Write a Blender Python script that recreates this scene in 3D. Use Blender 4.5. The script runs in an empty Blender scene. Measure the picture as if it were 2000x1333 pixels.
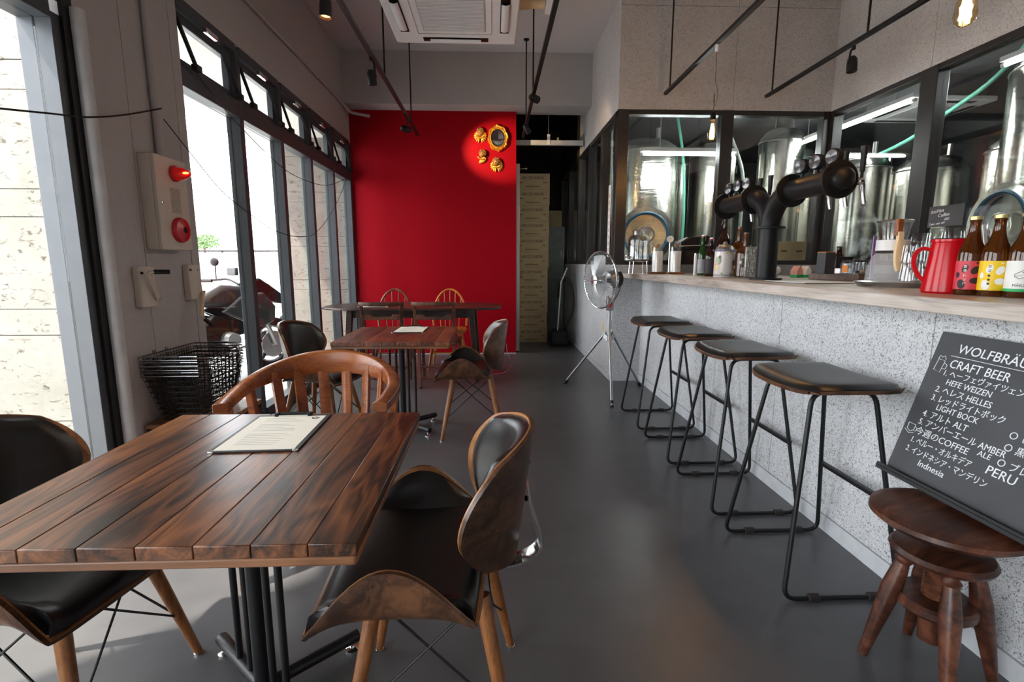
import bpy, bmesh, math, random
from mathutils import Vector as V, Matrix
R = math.radians
PI = math.pi
rnd = random.Random(7)
scn = bpy.context.scene
col = scn.collection

# ------------------------------------------------------------------ camera
FPX = 975.0
PITCH = math.atan(153 / FPX)
YAW = math.atan(38 / FPX * math.cos(PITCH))
CAMZ = 1.2
cd = bpy.data.cameras.new('camera'); cam = bpy.data.objects.new('camera', cd); col.objects.link(cam)
cam.location = (0, 0, CAMZ); cam.rotation_euler = (PI / 2 - PITCH, 0, -YAW)
cd.sensor_width = 36; cd.lens = FPX / 2000 * 36; cd.clip_start = .02; cd.clip_end = 300
scn.camera = cam
# ------------------------------------------------------------------ world, sun, exposure
scn.view_settings.view_transform = 'Standard'; scn.view_settings.look = 'None'
scn.view_settings.gamma = 1; scn.view_settings.use_curve_mapping = False
scn.view_settings.exposure = 0.95
w = bpy.data.worlds.new('sky'); scn.world = w; w.use_nodes = True
bg = w.node_tree.nodes['Background']; bg.inputs[0].default_value = (.94, .97, 1.02, 1); bg.inputs[1].default_value = 5.0
sd = bpy.data.lights.new('sun', 'SUN'); sd.energy = 8; sd.angle = R(1.5); sd.color = (1, .90, .78)
sun = bpy.data.objects.new('sun', sd); col.objects.link(sun)
sun.rotation_euler = V((.46, .32, -.83)).to_track_quat('-Z', 'Y').to_euler()
for (y0, y1, z0, z1) in ((-1.6, 2.2, .05, 2.2), (3.1, 6.5, .05, 2.65)):          # sampling portals in the window openings
    pd = bpy.data.lights.new('window_portal', 'AREA'); pd.shape = 'RECTANGLE'; pd.size = y1 - y0; pd.size_y = z1 - z0
    pd.cycles.is_portal = True
    po = bpy.data.objects.new('window_portal', pd); col.objects.link(po)
    po.location = (-1.94, (y0 + y1) / 2, (z0 + z1) / 2)
    po.rotation_euler = Matrix(((0, 0, -1), (1, 0, 0), (0, 1, 0))).to_euler()
    po.rotation_euler = (R(90), 0, R(-90))

# ------------------------------------------------------------------ pixel helpers (2000 x 1333 frame)
_fw = V((math.sin(YAW) * math.cos(PITCH), math.cos(YAW) * math.cos(PITCH), -math.sin(PITCH)))
_rt = V((math.cos(YAW), -math.sin(YAW), 0)); _up = _rt.cross(_fw)
def ray(x, y): return _fw + _rt * ((x - 1000) / FPX) - _up * ((y - 666.5) / FPX)
def hx(x, y, X): d = ray(x, y); return V((0, 0, CAMZ)) + d * (X / d.x)
def hy(x, y, Y): d = ray(x, y); return V((0, 0, CAMZ)) + d * (Y / d.y)

# ------------------------------------------------------------------ materials
def nodes(name):
    m = bpy.data.materials.new(name); m.use_nodes = True; nt = m.node_tree
    b = nt.nodes['Principled BSDF']
    def N(t, **k):
        n = nt.nodes.new('ShaderNode' + t)
        for a, v in k.items():
            if a.startswith('i_'): n.inputs[a[2:].replace('_', ' ')].default_value = v
            else: setattr(n, a, v)
        return n
    return m, nt, b, N, nt.links.new
def ramp(N, stops):
    r = N('ValToRGB'); e = r.color_ramp.elements
    while len(e) < len(stops): e.new(.5)
    for q, (p, c) in zip(e, stops):
        q.position = p; q.color = c if len(c) == 4 else (*c, 1)
    return r
def mat(name, c, rough=.5, metal=0., var=.10, scale=12, bump=.0, spec=.5, emis=None, coat=0, stretch=None):
    m, nt, b, N, L = nodes(name)
    tc = N('TexCoord'); src = tc.outputs['Object']
    if stretch:
        mp = N('Mapping'); mp.inputs['Scale'].default_value = stretch; L(src, mp.inputs[0]); src = mp.outputs[0]
    no = N('TexNoise', i_Scale=scale, i_Detail=4.); L(src, no.inputs['Vector'])
    lo = [x * (1 - var) for x in c]; hi = [min(1, x * (1 + var)) for x in c]
    r = ramp(N, ((.3, lo), (.7, hi))); L(no.outputs['Fac'], r.inputs[0]); L(r.outputs[0], b.inputs['Base Color'])
    b.inputs['Roughness'].default_value = rough; b.inputs['Metallic'].default_value = metal
    b.inputs['Specular IOR Level'].default_value = spec; b.inputs['Coat Weight'].default_value = coat
    b.inputs['Coat Roughness'].default_value = .12
    if bump:
        bp = N('Bump', i_Strength=bump, i_Distance=.003); L(no.outputs['Fac'], bp.inputs['Height']); L(bp.outputs[0], b.inputs['Normal'])
    if emis:
        b.inputs['Emission Color'].default_value = (*emis[0], 1); b.inputs['Emission Strength'].default_value = emis[1]
    return m
def wood(name, dark, mid, light, axis=1, scale=1., rough=.38, knots=True, contrast=1.):
    """stained board: streaks along one axis, rings pulled around knots, a tone of its own for each board"""
    m, nt, b, N, L = nodes(name)
    tc = N('TexCoord'); oi = N('ObjectInfo')
    off = N('VectorMath', operation='SCALE'); off.inputs[0].default_value = (3.1, 7.7, 5.3); L(oi.outputs['Random'], off.inputs['Scale'])
    ad = N('VectorMath', operation='ADD'); L(tc.outputs['Object'], ad.inputs[0]); L(off.outputs[0], ad.inputs[1])
    s = [9 * scale] * 3; s[axis] = 1.5 * scale
    mp = N('Mapping'); mp.inputs['Scale'].default_value = s; L(ad.outputs[0], mp.inputs[0])
    warp = N('TexNoise', i_Scale=1.1, i_Detail=2., i_Distortion=.6); L(mp.outputs[0], warp.inputs['Vector'])
    ring = N('Math', operation='MULTIPLY'); L(warp.outputs['Fac'], ring.inputs[0]); ring.inputs[1].default_value = 7. if knots else 4.
    fr = N('Math', operation='PINGPONG'); L(ring.outputs[0], fr.inputs[0]); fr.inputs[1].default_value = .5
    s2 = [150 * scale] * 3; s2[axis] = 5 * scale
    mp2 = N('Mapping'); mp2.inputs['Scale'].default_value = s2; L(ad.outputs[0], mp2.inputs[0])
    fine = N('TexNoise', i_Scale=1., i_Detail=3.); L(mp2.outputs[0], fine.inputs['Vector'])
    big = N('TexNoise', i_Scale=.55, i_Detail=2.); L(mp.outputs[0], big.inputs['Vector'])
    m1 = N('Math', operation='MULTIPLY_ADD'); L(fr.outputs[0], m1.inputs[0]); m1.inputs[1].default_value = .55 * contrast; fs = N('Math', operation='MULTIPLY'); L(fine.outputs['Fac'], fs.inputs[0]); fs.inputs[1].default_value = .5; L(fs.outputs[0], m1.inputs[2])
    m2 = N('Math', operation='MULTIPLY_ADD'); L(big.outputs['Fac'], m2.inputs[0]); m2.inputs[1].default_value = .95; L(m1.outputs[0], m2.inputs[2])
    m3 = N('Math', operation='MULTIPLY_ADD'); L(oi.outputs['Random'], m3.inputs[0]); m3.inputs[1].default_value = .16; L(m2.outputs[0], m3.inputs[2])
    r = ramp(N, ((.50, dark), (.68, mid), (.86, light)))
    sc = N('Math', operation='MULTIPLY'); L(m3.outputs[0], sc.inputs[0]); sc.inputs[1].default_value = .72
    L(sc.outputs[0], r.inputs[0]); L(r.outputs[0], b.inputs['Base Color'])
    b.inputs['Roughness'].default_value = rough
    bp = N('Bump', i_Strength=.25, i_Distance=.001); L(fine.outputs['Fac'], bp.inputs['Height']); L(bp.outputs[0], b.inputs['Normal'])
    return m
def glass(name, tint=(1, 1, 1), rough=.02, f=.06):
    m, nt, b, N, L = nodes(name); nt.nodes.remove(b)
    out = nt.nodes['Material Output']
    t = N('BsdfTransparent'); t.inputs[0].default_value = (*tint, 1)
    g = N('BsdfGlossy'); g.inputs['Roughness'].default_value = rough
    lw = N('LayerWeight', i_Blend=.5); mx = N('MixShader'); pw = N('Math', operation='POWER'); L(lw.outputs['Facing'], pw.inputs[0]); pw.inputs[1].default_value = 5.
    ml = N('Math', operation='MULTIPLY_ADD'); L(pw.outputs[0], ml.inputs[0]); ml.inputs[1].default_value = .9; ml.inputs[2].default_value = f
    L(ml.outputs[0], mx.inputs[0])
    L(t.outputs[0], mx.inputs[1]); L(g.outputs[0], mx.inputs[2]); L(mx.outputs[0], out.inputs[0])
    return m
def emit(name, c, s):
    m, nt, b, N, L = nodes(name); nt.nodes.remove(b)
    e = N('Emission'); e.inputs[0].default_value = (*c, 1); e.inputs[1].default_value = s
    L(e.outputs[0], nt.nodes['Material Output'].inputs[0]); return m
def cement(name, lo, hi, fleck):
    """wood-wool cement board: pale strands with dark pits between"""
    m, nt, b, N, L = nodes(name)
    tc = N('TexCoord'); oi = N('ObjectInfo')
    n1 = N('TexNoise', i_Scale=75., i_Detail=1.5, i_Distortion=2.4); L(tc.outputs['Object'], n1.inputs['Vector'])
    n2 = N('TexNoise', i_Scale=150., i_Detail=1., i_Distortion=1.5); L(tc.outputs['Object'], n2.inputs['Vector'])
    n3 = N('TexNoise', i_Scale=2.5, i_Detail=3.); L(tc.outputs['Object'], n3.inputs['Vector'])
    base = ramp(N, ((.3, lo), (.7, hi))); L(n3.outputs['Fac'], base.inputs[0])
    mn = N('Math', operation='MINIMUM'); L(n1.outputs['Fac'], mn.inputs[0]); L(n2.outputs['Fac'], mn.inputs[1])
    k = ramp(N, ((.33, (1, 1, 1)), (.42, (0, 0, 0)))); L(mn.outputs[0], k.inputs[0])
    mx = N('MixRGB'); L(k.outputs[0], mx.inputs[0]); L(base.outputs[0], mx.inputs[1]); mx.inputs[2].default_value = (*fleck, 1)
    L(mx.outputs[0], b.inputs['Base Color']); b.inputs['Roughness'].default_value = .9
    bp = N('Bump', i_Strength=.5, i_Distance=.004); L(mn.outputs[0], bp.inputs['Height']); L(bp.outputs[0], b.inputs['Normal'])
    return m
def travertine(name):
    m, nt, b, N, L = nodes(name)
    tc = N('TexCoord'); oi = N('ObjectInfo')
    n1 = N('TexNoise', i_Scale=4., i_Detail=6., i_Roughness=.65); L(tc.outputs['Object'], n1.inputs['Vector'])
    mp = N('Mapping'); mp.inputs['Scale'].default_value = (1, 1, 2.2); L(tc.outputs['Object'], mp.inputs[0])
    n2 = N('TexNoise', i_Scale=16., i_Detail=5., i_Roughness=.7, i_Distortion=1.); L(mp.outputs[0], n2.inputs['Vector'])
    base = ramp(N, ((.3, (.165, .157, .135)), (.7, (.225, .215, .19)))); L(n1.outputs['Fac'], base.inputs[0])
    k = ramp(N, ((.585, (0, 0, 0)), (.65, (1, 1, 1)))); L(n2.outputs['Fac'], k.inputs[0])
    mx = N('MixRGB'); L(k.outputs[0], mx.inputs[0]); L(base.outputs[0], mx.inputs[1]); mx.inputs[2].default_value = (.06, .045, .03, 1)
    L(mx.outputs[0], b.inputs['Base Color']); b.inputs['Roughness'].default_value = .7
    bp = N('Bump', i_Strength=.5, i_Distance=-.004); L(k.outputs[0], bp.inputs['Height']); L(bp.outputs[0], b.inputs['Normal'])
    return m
K = {}
K['wall'] = mat('grey_wall_paint', (.42, .392, .388), .75, bump=.12, scale=60, var=.04)
K['ceil'] = mat('ceiling_paint', (.52, .485, .49), .8, bump=.1, scale=60, var=.04)
K['red'] = mat('red_wall_paint', (.32, .0004, .007), .6, bump=.10, scale=90, var=.06, spec=.10)
K['black_wall'] = mat('black_wall_paint', (.018, .017, .018), .7, var=.1)
K['floor'] = mat('grey_vinyl', (.088, .087, .092), .33, var=.10, scale=6, bump=.02)
K['cement'] = cement('wood_wool_cement_board', (.56, .56, .575), (.66, .66, .675), (.19, .185, .18))
K['cement2'] = cement('fine_cement_board', (.48, .455, .45), (.56, .535, .53), (.25, .235, .23))
K['skirt'] = mat('pale_skirting', (.55, .56, .58), .5)
K['frame'] = mat('dark_window_frame', (.058, .063, .074), .42, .2, var=.06)
K['frame_in'] = mat('black_partition_frame', (.028, .025, .025), .35, .1, var=.1)
K['gasket'] = mat('rubber_gasket', (.012, .02, .016), .6)
K['pipe_grey'] = mat('grey_conduit', (.50, .50, .51), .45)
K['black'] = mat('black_metal', (.009, .009, .010), .40, .0, var=.15, spec=.35)
K['blackm'] = mat('black_matte', (.009, .0085, .009), .45, var=.15, spec=.28)
K['rubber'] = mat('dark_rubber', (.02, .016, .014), .7)
K['chrome'] = mat('chrome', (.78, .78, .78), .10, 1., var=.02)
def brushed(name, c):
    m, nt, b, N, L = nodes(name)
    tc = N('TexCoord'); mp = N('Mapping'); mp.inputs['Scale'].default_value = (1.5, 1.5, 420); L(tc.outputs['Object'], mp.inputs[0])
    no = N('TexNoise', i_Scale=1., i_Detail=2.); L(mp.outputs[0], no.inputs['Vector'])
    r = ramp(N, ((.3, [x * .9 for x in c]), (.7, c))); L(no.outputs['Fac'], r.inputs[0]); L(r.outputs[0], b.inputs['Base Color'])
    b.inputs['Metallic'].default_value = 1; b.inputs['Roughness'].default_value = .16
    bp = N('Bump', i_Strength=.6, i_Distance=.0014); L(no.outputs['Fac'], bp.inputs['Height']); L(bp.outputs[0], b.inputs['Normal'])
    return m
K['steel'] = brushed('brushed_steel', (.80, .78, .71))
K['steel2'] = mat('tray_steel', (.55, .54, .53), .28, 1., var=.05)
K['alu'] = mat('aluminium_tube', (.40, .41, .42), .34, .9, var=.05)
K['white'] = mat('white_plastic', (.72, .70, .70), .42, var=.03)
K['beige'] = mat('beige_box_paint', (.56, .50, .43), .45, var=.03)
K['redp'] = mat('red_enamel', (.55, .012, .02), .25, var=.05)
K['reddome'] = mat('red_lens', (.7, .005, .01), .15, var=.05, emis=((1, .02, .01), .06))
K['redlamp'] = emit('lit_red_lamp', (1, .10, .03), 5)
K['leather'] = mat('black_leatherette', (.007, .0065, .007), .34, var=.2, scale=140, bump=.06)
K['walnut'] = wood('walnut_ply', (.030, .013, .007), (.085, .036, .017), (.16, .07, .03), 0, 1.6, .35, False)
K['edge'] = wood('ply_edge', (.16, .06, .018), (.32, .13, .04), (.45, .2, .07), 0, 3, .3, False, .4)
K['legwood'] = wood('chestnut_leg', (.14, .048, .014), (.27, .10, .030), (.36, .15, .05), 2, 2, .32, False, .6)
K['oldwood'] = wood('armchair_wood', (.17, .045, .014), (.29, .085, .024), (.38, .13, .04), 0, 1., .25, False, .6)
K['plank'] = wood('stained_plank', (.026, .010, .005), (.145, .050, .018), (.29, .105, .034), 1, 1.0, .31)
K['plank2'] = wood('stained_plank_reddish', (.022, .008, .005), (.13, .038, .020), (.26, .085, .035), 1, 1.0, .36)
K['tableedge'] = wood('table_rim_wood', (.10, .038, .016), (.20, .085, .036), (.30, .13, .06), 0, 1., .4, False)
K['darkwood'] = wood('dark_table_wood', (.016, .009, .007), (.034, .018, .013), (.06, .032, .022), 0, 1., .30, False)
K['chairdark'] = wood('dark_red_chair_wood', (.04, .012, .007), (.105, .034, .017), (.17, .06, .028), 2, 1., .34, False)
K['hoopwood'] = wood('brown_hoop_wood', (.07, .028, .014), (.14, .062, .03), (.2, .09, .045), 2, 1., .35, False)
K['orangewood'] = wood('orange_hoop_wood', (.36, .10, .012), (.55, .19, .022), (.68, .28, .05), 2, 1., .32, False, .6)
K['stoolwood'] = wood('turned_stool_wood', (.028, .009, .005), (.085, .026, .013), (.16, .055, .026), 0, 1.4, .36, False)
K['counter'] = wood('limed_counter_wood', (.26, .21, .18), (.46, .39, .34), (.58, .51, .46), 1, 1.6, .34, False, .8)
K['bench'] = wood('bench_wood', (.14, .07, .03), (.26, .14, .07), (.36, .2, .11), 0, 1., .45, False)
K['traywood'] = wood('tray_wood', (.05, .028, .018), (.10, .06, .04), (.15, .09, .06), 0, 1.4, .45, False)
K['card'] = mat('cardboard', (.42, .315, .17), .8, var=.06, scale=8)
K['ink'] = mat('printed_ink', (.07, .05, .03), .8)
K['paper'] = mat('menu_paper', (.88, .82, .70), .7, var=.02)
K['print'] = mat('grey_print', (.38, .35, .30), .8)
K['clipb'] = mat('black_clipboard', (.015, .014, .015), .45)
K['slate'] = mat('chalkboard', (.045, .046, .052), .6, var=.22, scale=4)
K['chalk'] = mat('white_chalk', (.80, .82, .84), .9, var=.12, scale=300)
K['gold'] = mat('gilded_plaster', (.72, .36, .05), .36, .65, var=.35, scale=40, bump=.4)
K['bronze'] = mat('bronzed_face', (.32, .15, .05), .45, .4, var=.3, scale=40, bump=.4)
K['mirror'] = mat('mirror_glass', (.75, .75, .76), .02, 1., var=.01)
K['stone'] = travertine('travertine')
K['paver'] = mat('grey_paver', (.36, .36, .36), .8, var=.15, scale=30, bump=.2)
K['street'] = mat('pale_street', (.42, .42, .41), .85, var=.1)
K['white_out'] = mat('white_soffit', (.78, .76, .72), .8, var=.03)
K['glass'] = glass('window_glass', (.97, .985, .98))
K['glass2'] = glass('partition_glass', (.93, .95, .94), .015, .07)
K['clear'] = glass('clear_glass', (.95, .96, .96), .03, .12)
K['frost'] = mat('frosted_carafe_glass', (.80, .81, .83), .3, var=.04); K['frost'].node_tree.nodes['Principled BSDF'].inputs['Alpha'].default_value = .28
K['amber'] = mat('amber_glass', (.17, .052, .008), .05, var=.2, scale=20); K['amber'].node_tree.nodes['Principled BSDF'].inputs['Transmission Weight'].default_value = .75
K['brownglass'] = mat('brown_glass', (.020, .007, .004), .06, var=.2)
K['greenglass'] = mat('green_glass', (.012, .05, .01), .07, var=.2)
K['bulbglass'] = glass('bulb_glass', (1, .86, .62), .01, .08)
K['filament'] = emit('glowing_filament', (1, .52, .15), 95)
K['tube'] = emit('fluorescent_tube', (.95, 1, 1), 60)
K['tubein'] = emit('lit_spot_bulb', (1, .30, .08), 5)
K['dial'] = mat('dark_dial_glass', (.035, .022, .022), .05, var=.3, scale=60, coat=.6)
K['teal'] = mat('green_hose', (.12, .45, .33), .4, var=.06)
K['clearhose'] = mat('milky_hose', (.55, .62, .56), .35, var=.06)
K['brown_wall'] = mat('brewery_dark_wall', (.13, .135, .145), .6, var=.1)
K['yellow'] = mat('yellow_label', (.85, .56, .005), .5, var=.03)
K['lred'] = mat('red_label', (.62, .045, .07), .5, var=.05)
K['lwhite'] = mat('white_label', (.80, .79, .75), .5, var=.02)
K['lgreen'] = mat('green_label_band', (.02, .42, .12), .5, var=.03)
K['lblack'] = mat('dark_label_print', (.02, .010, .014), .6)
K['capgold'] = mat('pale_gold_cap', (.66, .56, .26), .35, .6, var=.08)
K['mugwhite'] = mat('ceramic_white', (.70, .64, .60), .22, var=.06)
K['mugblue'] = mat('ceramic_blue_line', (.18, .17, .32), .25)
K['mugdark'] = mat('ceramic_dark_motif', (.08, .05, .05), .25)
K['mugleaf'] = mat('ceramic_green_motif', (.22, .30, .14), .25)
K['mugyel'] = mat('ceramic_yellow_motif', (.65, .45, .10), .25)
K['silver'] = mat('worn_pewter', (.33, .31, .28), .42, .8, var=.4, scale=50, bump=.9)
K['labelgrey'] = mat('grey_label', (.30, .31, .34), .5, var=.2)
K['jugred'] = mat('red_jug_enamel', (.52, .003, .008), .2, var=.03, spec=.35)
K['purple'] = mat('purple_card', (.36, .24, .52), .6)
K['orange'] = mat('orange_label', (.75, .25, .03), .5)
K['bamboo'] = mat('pale_bamboo', (.74, .55, .33), .45, var=.08, scale=6, stretch=(10, 10, 1))
K['pink'] = mat('pink_print', (.72, .36, .30), .6)
K['blue'] = mat('blue_seal', (.02, .09, .15), .4)
K['leaf'] = mat('tree_leaf', (.10, .20, .06), .7, var=.3, scale=3)
K['bikegrey'] = mat('bike_paint_grey', (.035, .035, .038), .3, .0, var=.06, spec=.22)
K['bikeblack'] = mat('bike_black', (.004, .004, .0045), .5, var=.2, spec=.12)
K['tyre'] = mat('tyre_rubber', (.006, .006, .006), .8, spec=.1)
K['carwhite'] = mat('car_white', (.80, .80, .80), .2, var=.02)
K['carglass'] = mat('car_glass_sky_reflection', (.50, .52, .54), .25, var=.05)  # reflection of the bright sky put into the pane colour
K['grille'] = mat('louvre_grey', (.44, .43, .44), .5, var=.05, scale=200)
K['vinylgrey'] = mat('soft_grey_cabinet', (.28, .32, .30), .5)
K['sink'] = mat('stainless_apron', (.42, .41, .40), .35, .9, var=.05)

# ------------------------------------------------------------------ mesh builder
class MB:
    def __init__(s): s.v = []; s.f = []
    def add(s, v, f):
        o = len(s.v); s.v += [tuple(p) for p in v]; s.f += [tuple(i + o for i in q) for q in f]; return s
    def box(s, c, d, rot=None):
        P = [V((x * d[0] / 2, y * d[1] / 2, z * d[2] / 2)) for x in (-1, 1) for y in (-1, 1) for z in (-1, 1)]
        if rot is not None: P = [rot @ p for p in P]
        c = V(c); return s.add([p + c for p in P], [(0, 1, 3, 2), (4, 6, 7, 5), (0, 4, 5, 1), (2, 3, 7, 6), (0, 2, 6, 4), (1, 5, 7, 3)])
    def bx(s, x0, x1, y0, y1, z0, z1): return s.box(((x0 + x1) / 2, (y0 + y1) / 2, (z0 + z1) / 2), (x1 - x0, y1 - y0, z1 - z0))
    def tube(s, path, r, n=8, closed=False, sec=None, up=None, caps=True):
        """sweep a circle (or the section sec, scaled by r) along a path"""
        P = [V(p) for p in path]; m = len(P); rs = r if isinstance(r, list) else [r] * m
        T = []
        for i in range(m):
            a = P[(i - 1) % m] if closed or i else P[i]; b = P[(i + 1) % m] if closed or i < m - 1 else P[i]
            T.append((b - a).normalized())
        u = V(up) if up else (V((0, 0, 1)) if abs(T[0].z) < .9 else V((0, 1, 0)))
        sec = sec or [(math.cos(2 * PI * k / n), math.sin(2 * PI * k / n)) for k in range(n)]; n = len(sec)
        vs = []; nrm = (u - T[0] * u.dot(T[0])).normalized()
        for i in range(m):
            if up: nrm = V(up)
            nrm = (nrm - T[i] * nrm.dot(T[i])).normalized(); bi = T[i].cross(nrm)
            q = rs[i]; qa, qb = q if isinstance(q, tuple) else (q, q)
            vs += [P[i] + bi * (a * qa) + nrm * (b * qb) for a, b in sec]
        fs = []
        for i in range(m if closed else m - 1):
            j = (i + 1) % m
            fs += [(i * n + k, i * n + (k + 1) % n, j * n + (k + 1) % n, j * n + k) for k in range(n)]
        if not closed and caps: fs += [tuple(range(n - 1, -1, -1)), tuple((m - 1) * n + k for k in range(n))]
        return s.add(vs, fs)
    def cyl(s, a, b, r0, r1=None, n=14): return s.tube([a, b], [r0, r0 if r1 is None else r1], n)
    def lathe(s, prof, n=20, o=(0, 0, 0), ax=None, a0=0, a1=2 * PI):
        full = abs(a1 - a0 - 2 * PI) < 1e-6; nn = n if full else n + 1
        M = V((0, 0, 1)).rotation_difference(V(ax)).to_matrix() if ax is not None else None
        vs = []
        for r, z in prof:
            for k in range(nn):
                a = a0 + (a1 - a0) * k / n; p = V((r * math.cos(a), r * math.sin(a), z))
                vs.append((M @ p if M else p) + V(o))
        fs = []
        for i in range(len(prof) - 1):
            for k in range(n if full else n):
                k2 = (k + 1) % nn if full else k + 1
                fs.append((i * nn + k, i * nn + k2, (i + 1) * nn + k2, (i + 1) * nn + k))
        if full:
            if prof[0][0] > 1e-6: fs.append(tuple(range(n - 1, -1, -1)))
            if prof[-1][0] > 1e-6: fs.append(tuple((len(prof) - 1) * n + k for k in range(n)))
        return s.add(vs, fs)
    def ell(s, c, r, n=14, m=8, rot=None):
        vs = []; fs = []
        for i in range(m + 1):
            t = PI * i / m
            for k in range(n):
                a = 2 * PI * k / n; p = V((r[0] * math.sin(t) * math.cos(a), r[1] * math.sin(t) * math.sin(a), -r[2] * math.cos(t)))
                vs.append((rot @ p if rot else p) + V(c))
        for i in range(m):
            fs += [(i * n + k, i * n + (k + 1) % n, (i + 1) * n + (k + 1) % n, (i + 1) * n + k) for k in range(n)]
        return s.add(vs, fs)
    def torus(s, c, ax, R_, r, n=28, m=8, a0=0, a1=2 * PI):
        M = V((0, 0, 1)).rotation_difference(V(ax)).to_matrix(); full = abs(a1 - a0 - 2 * PI) < 1e-6
        pts = [M @ V((R_ * math.cos(a0 + (a1 - a0) * k / n), R_ * math.sin(a0 + (a1 - a0) * k / n), 0)) + V(c) for k in range(n if full else n + 1)]
        return s.tube(pts, r, m, closed=full, up=None)
    def prism(s, out, z0, z1, M=None):
        n = len(out); vs = [V((x, y, z0)) for x, y in out] + [V((x, y, z1)) for x, y in out]
        if M is not None: vs = [M @ p for p in vs]
        return s.add(vs, [tuple(range(n - 1, -1, -1)), tuple(range(n, 2 * n))] + [(k, (k + 1) % n, n + (k + 1) % n, n + k) for k in range(n)])
    def shell(s, fn, nu, nv, t0, t1):
        """closed sheet over fn(u,v), u,v in -1..1, between normal offsets t0 and t1"""
        e = 1e-3
        def P(u, v, t):
            p = V(fn(u, v)); uu = max(-1 + e, min(1 - e, u)); vv = max(-1 + e, min(1 - e, v))
            n = (V(fn(uu + e, vv)) - V(fn(uu - e, vv))).cross(V(fn(uu, vv + e)) - V(fn(uu, vv - e)))
            n = n.normalized() if n.length > 1e-12 else V((0, 0, 1))
            tt = t(u, v) if callable(t) else t
            return p + n * tt
        g = [(-1 + 2 * i / nu, -1 + 2 * j / nv) for i in range(nu + 1) for j in range(nv + 1)]
        vs = [P(u, v, t0) for u, v in g] + [P(u, v, t1) for u, v in g]; k = len(g); W = nv + 1; fs = []
        for i in range(nu):
            for j in range(nv):
                a = i * W + j; fs.append((a, a + 1, a + W + 1, a + W)); fs.append((k + a, k + a + W, k + a + W + 1, k + a + 1))
        rim = [j for j in range(W)] + [i * W + nv for i in range(1, nu + 1)] + [nu * W + j for j in range(nv - 1, -1, -1)] + [i * W for i in range(nu - 1, 0, -1)]
        for a, b in zip(rim, rim[1:] + rim[:1]): fs.append((b, a, k + a, k + b))
        return s.add(vs, fs)
    def xf(s, M): s.v = [tuple(M @ V(p)) for p in s.v]; return s
    def mesh(s, name, mt, ang=38):
        me = bpy.data.meshes.new(name); me.from_pydata(s.v, [], s.f); me.validate()
        bm = bmesh.new(); bm.from_mesh(me); bmesh.ops.recalc_face_normals(bm, faces=bm.faces); bm.to_mesh(me); bm.free()
        for p in me.polygons: p.use_smooth = True
        me.set_sharp_from_angle(angle=R(ang)); me.materials.append(K[mt]); return me
    def build(s, name, mt, parent=None, bev=0, loc=None):
        o = bpy.data.objects.new(name, s.mesh(name, mt)); col.objects.link(o); o.parent = parent
        if loc is not None: o.location = loc
        if bev:
            b = o.modifiers.new('bevel', 'BEVEL'); b.width = bev; b.segments = 2; b.limit_method = 'ANGLE'; b.angle_limit = R(40)
        return o
def tag(o, label=None, cat=None, group=None, kind=None):
    for k, v in (('label', label), ('category', cat), ('group', group), ('kind', kind)):
        if v: o[k] = v
    return o
def thing(name, label, cat, loc=(0, 0, 0), rz=0, group=None, rot=None):
    o = bpy.data.objects.new(name, None); col.objects.link(o); o.empty_display_size = .05
    o.location = loc; o.rotation_euler = rot or (0, 0, rz)
    return tag(o, label, cat, group)
def struct(name): o = bpy.data.objects.new(name, None); col.objects.link(o); o['kind'] = 'structure'; return o
def kids(o): return [c for c in bpy.data.objects if c.parent == o]
def copy_tree(o, parent=None, **k):
    c = o.copy(); col.objects.link(c); c.parent = parent
    for ch in kids(o): copy_tree(ch, c)
    for a, v in k.items():
        if a == 'loc': c.location = v
        elif a == 'rz': c.rotation_euler = (0, 0, v)
        else: c[a] = v
    return c
def inst(o, name, parent, loc, rot=None):
    c = bpy.data.objects.new(name, o.data); col.objects.link(c); c.parent = parent; c.location = loc
    if rot: c.rotation_euler = rot
    return c
def catmull(P, n=6, closed=False):
    P = [V(p) for p in P]; out = []; m = len(P)
    for i in range(m if closed else m - 1):
        g = lambda k: P[k % m] if closed else P[max(0, min(m - 1, k))]
        a, b, c, d = g(i - 1), g(i), g(i + 1), g(i + 2)
        for k in range(n):
            t = k / n; out.append(.5 * ((2 * b) + (c - a) * t + (2 * a - 5 * b + 4 * c - d) * t * t + (3 * b - a - 3 * c + d) * t ** 3))
    if not closed: out.append(P[-1])
    return out
def fillet(P, r, n=5, closed=False):
    """round the corners of a polyline"""
    P = [V(p) for p in P]; m = len(P); out = []
    for i in range(m):
        if not closed and i in (0, m - 1): out.append(P[i]); continue
        a, b, c = P[(i - 1) % m], P[i], P[(i + 1) % m]
        d1 = (a - b).normalized(); d2 = (c - b).normalized(); q = min(r, (a - b).length * .45, (c - b).length * .45)
        s, e = b + d1 * q, b + d2 * q
        for k in range(n + 1):
            t = k / n; out.append(s * (1 - t) ** 2 + b * 2 * t * (1 - t) + e * t * t)
    return out
RECT = [(-1, -1), (1, -1), (1, 1), (-1, 1)]
RREC = [(.85, -1), (1, -.8), (1, .8), (.85, 1), (-.85, 1), (-1, .8), (-1, -.8), (-.85, -1)]
def rrect(w, h, r, n=5):
    out = []
    for cx, cy, a in ((w / 2 - r, h / 2 - r, 0), (-w / 2 + r, h / 2 - r, 90), (-w / 2 + r, -h / 2 + r, 180), (w / 2 - r, -h / 2 + r, 270)):
        out += [(cx + r * math.cos(R(a + 90 * k / n)), cy + r * math.sin(R(a + 90 * k / n))) for k in range(n + 1)]
    return out
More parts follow.
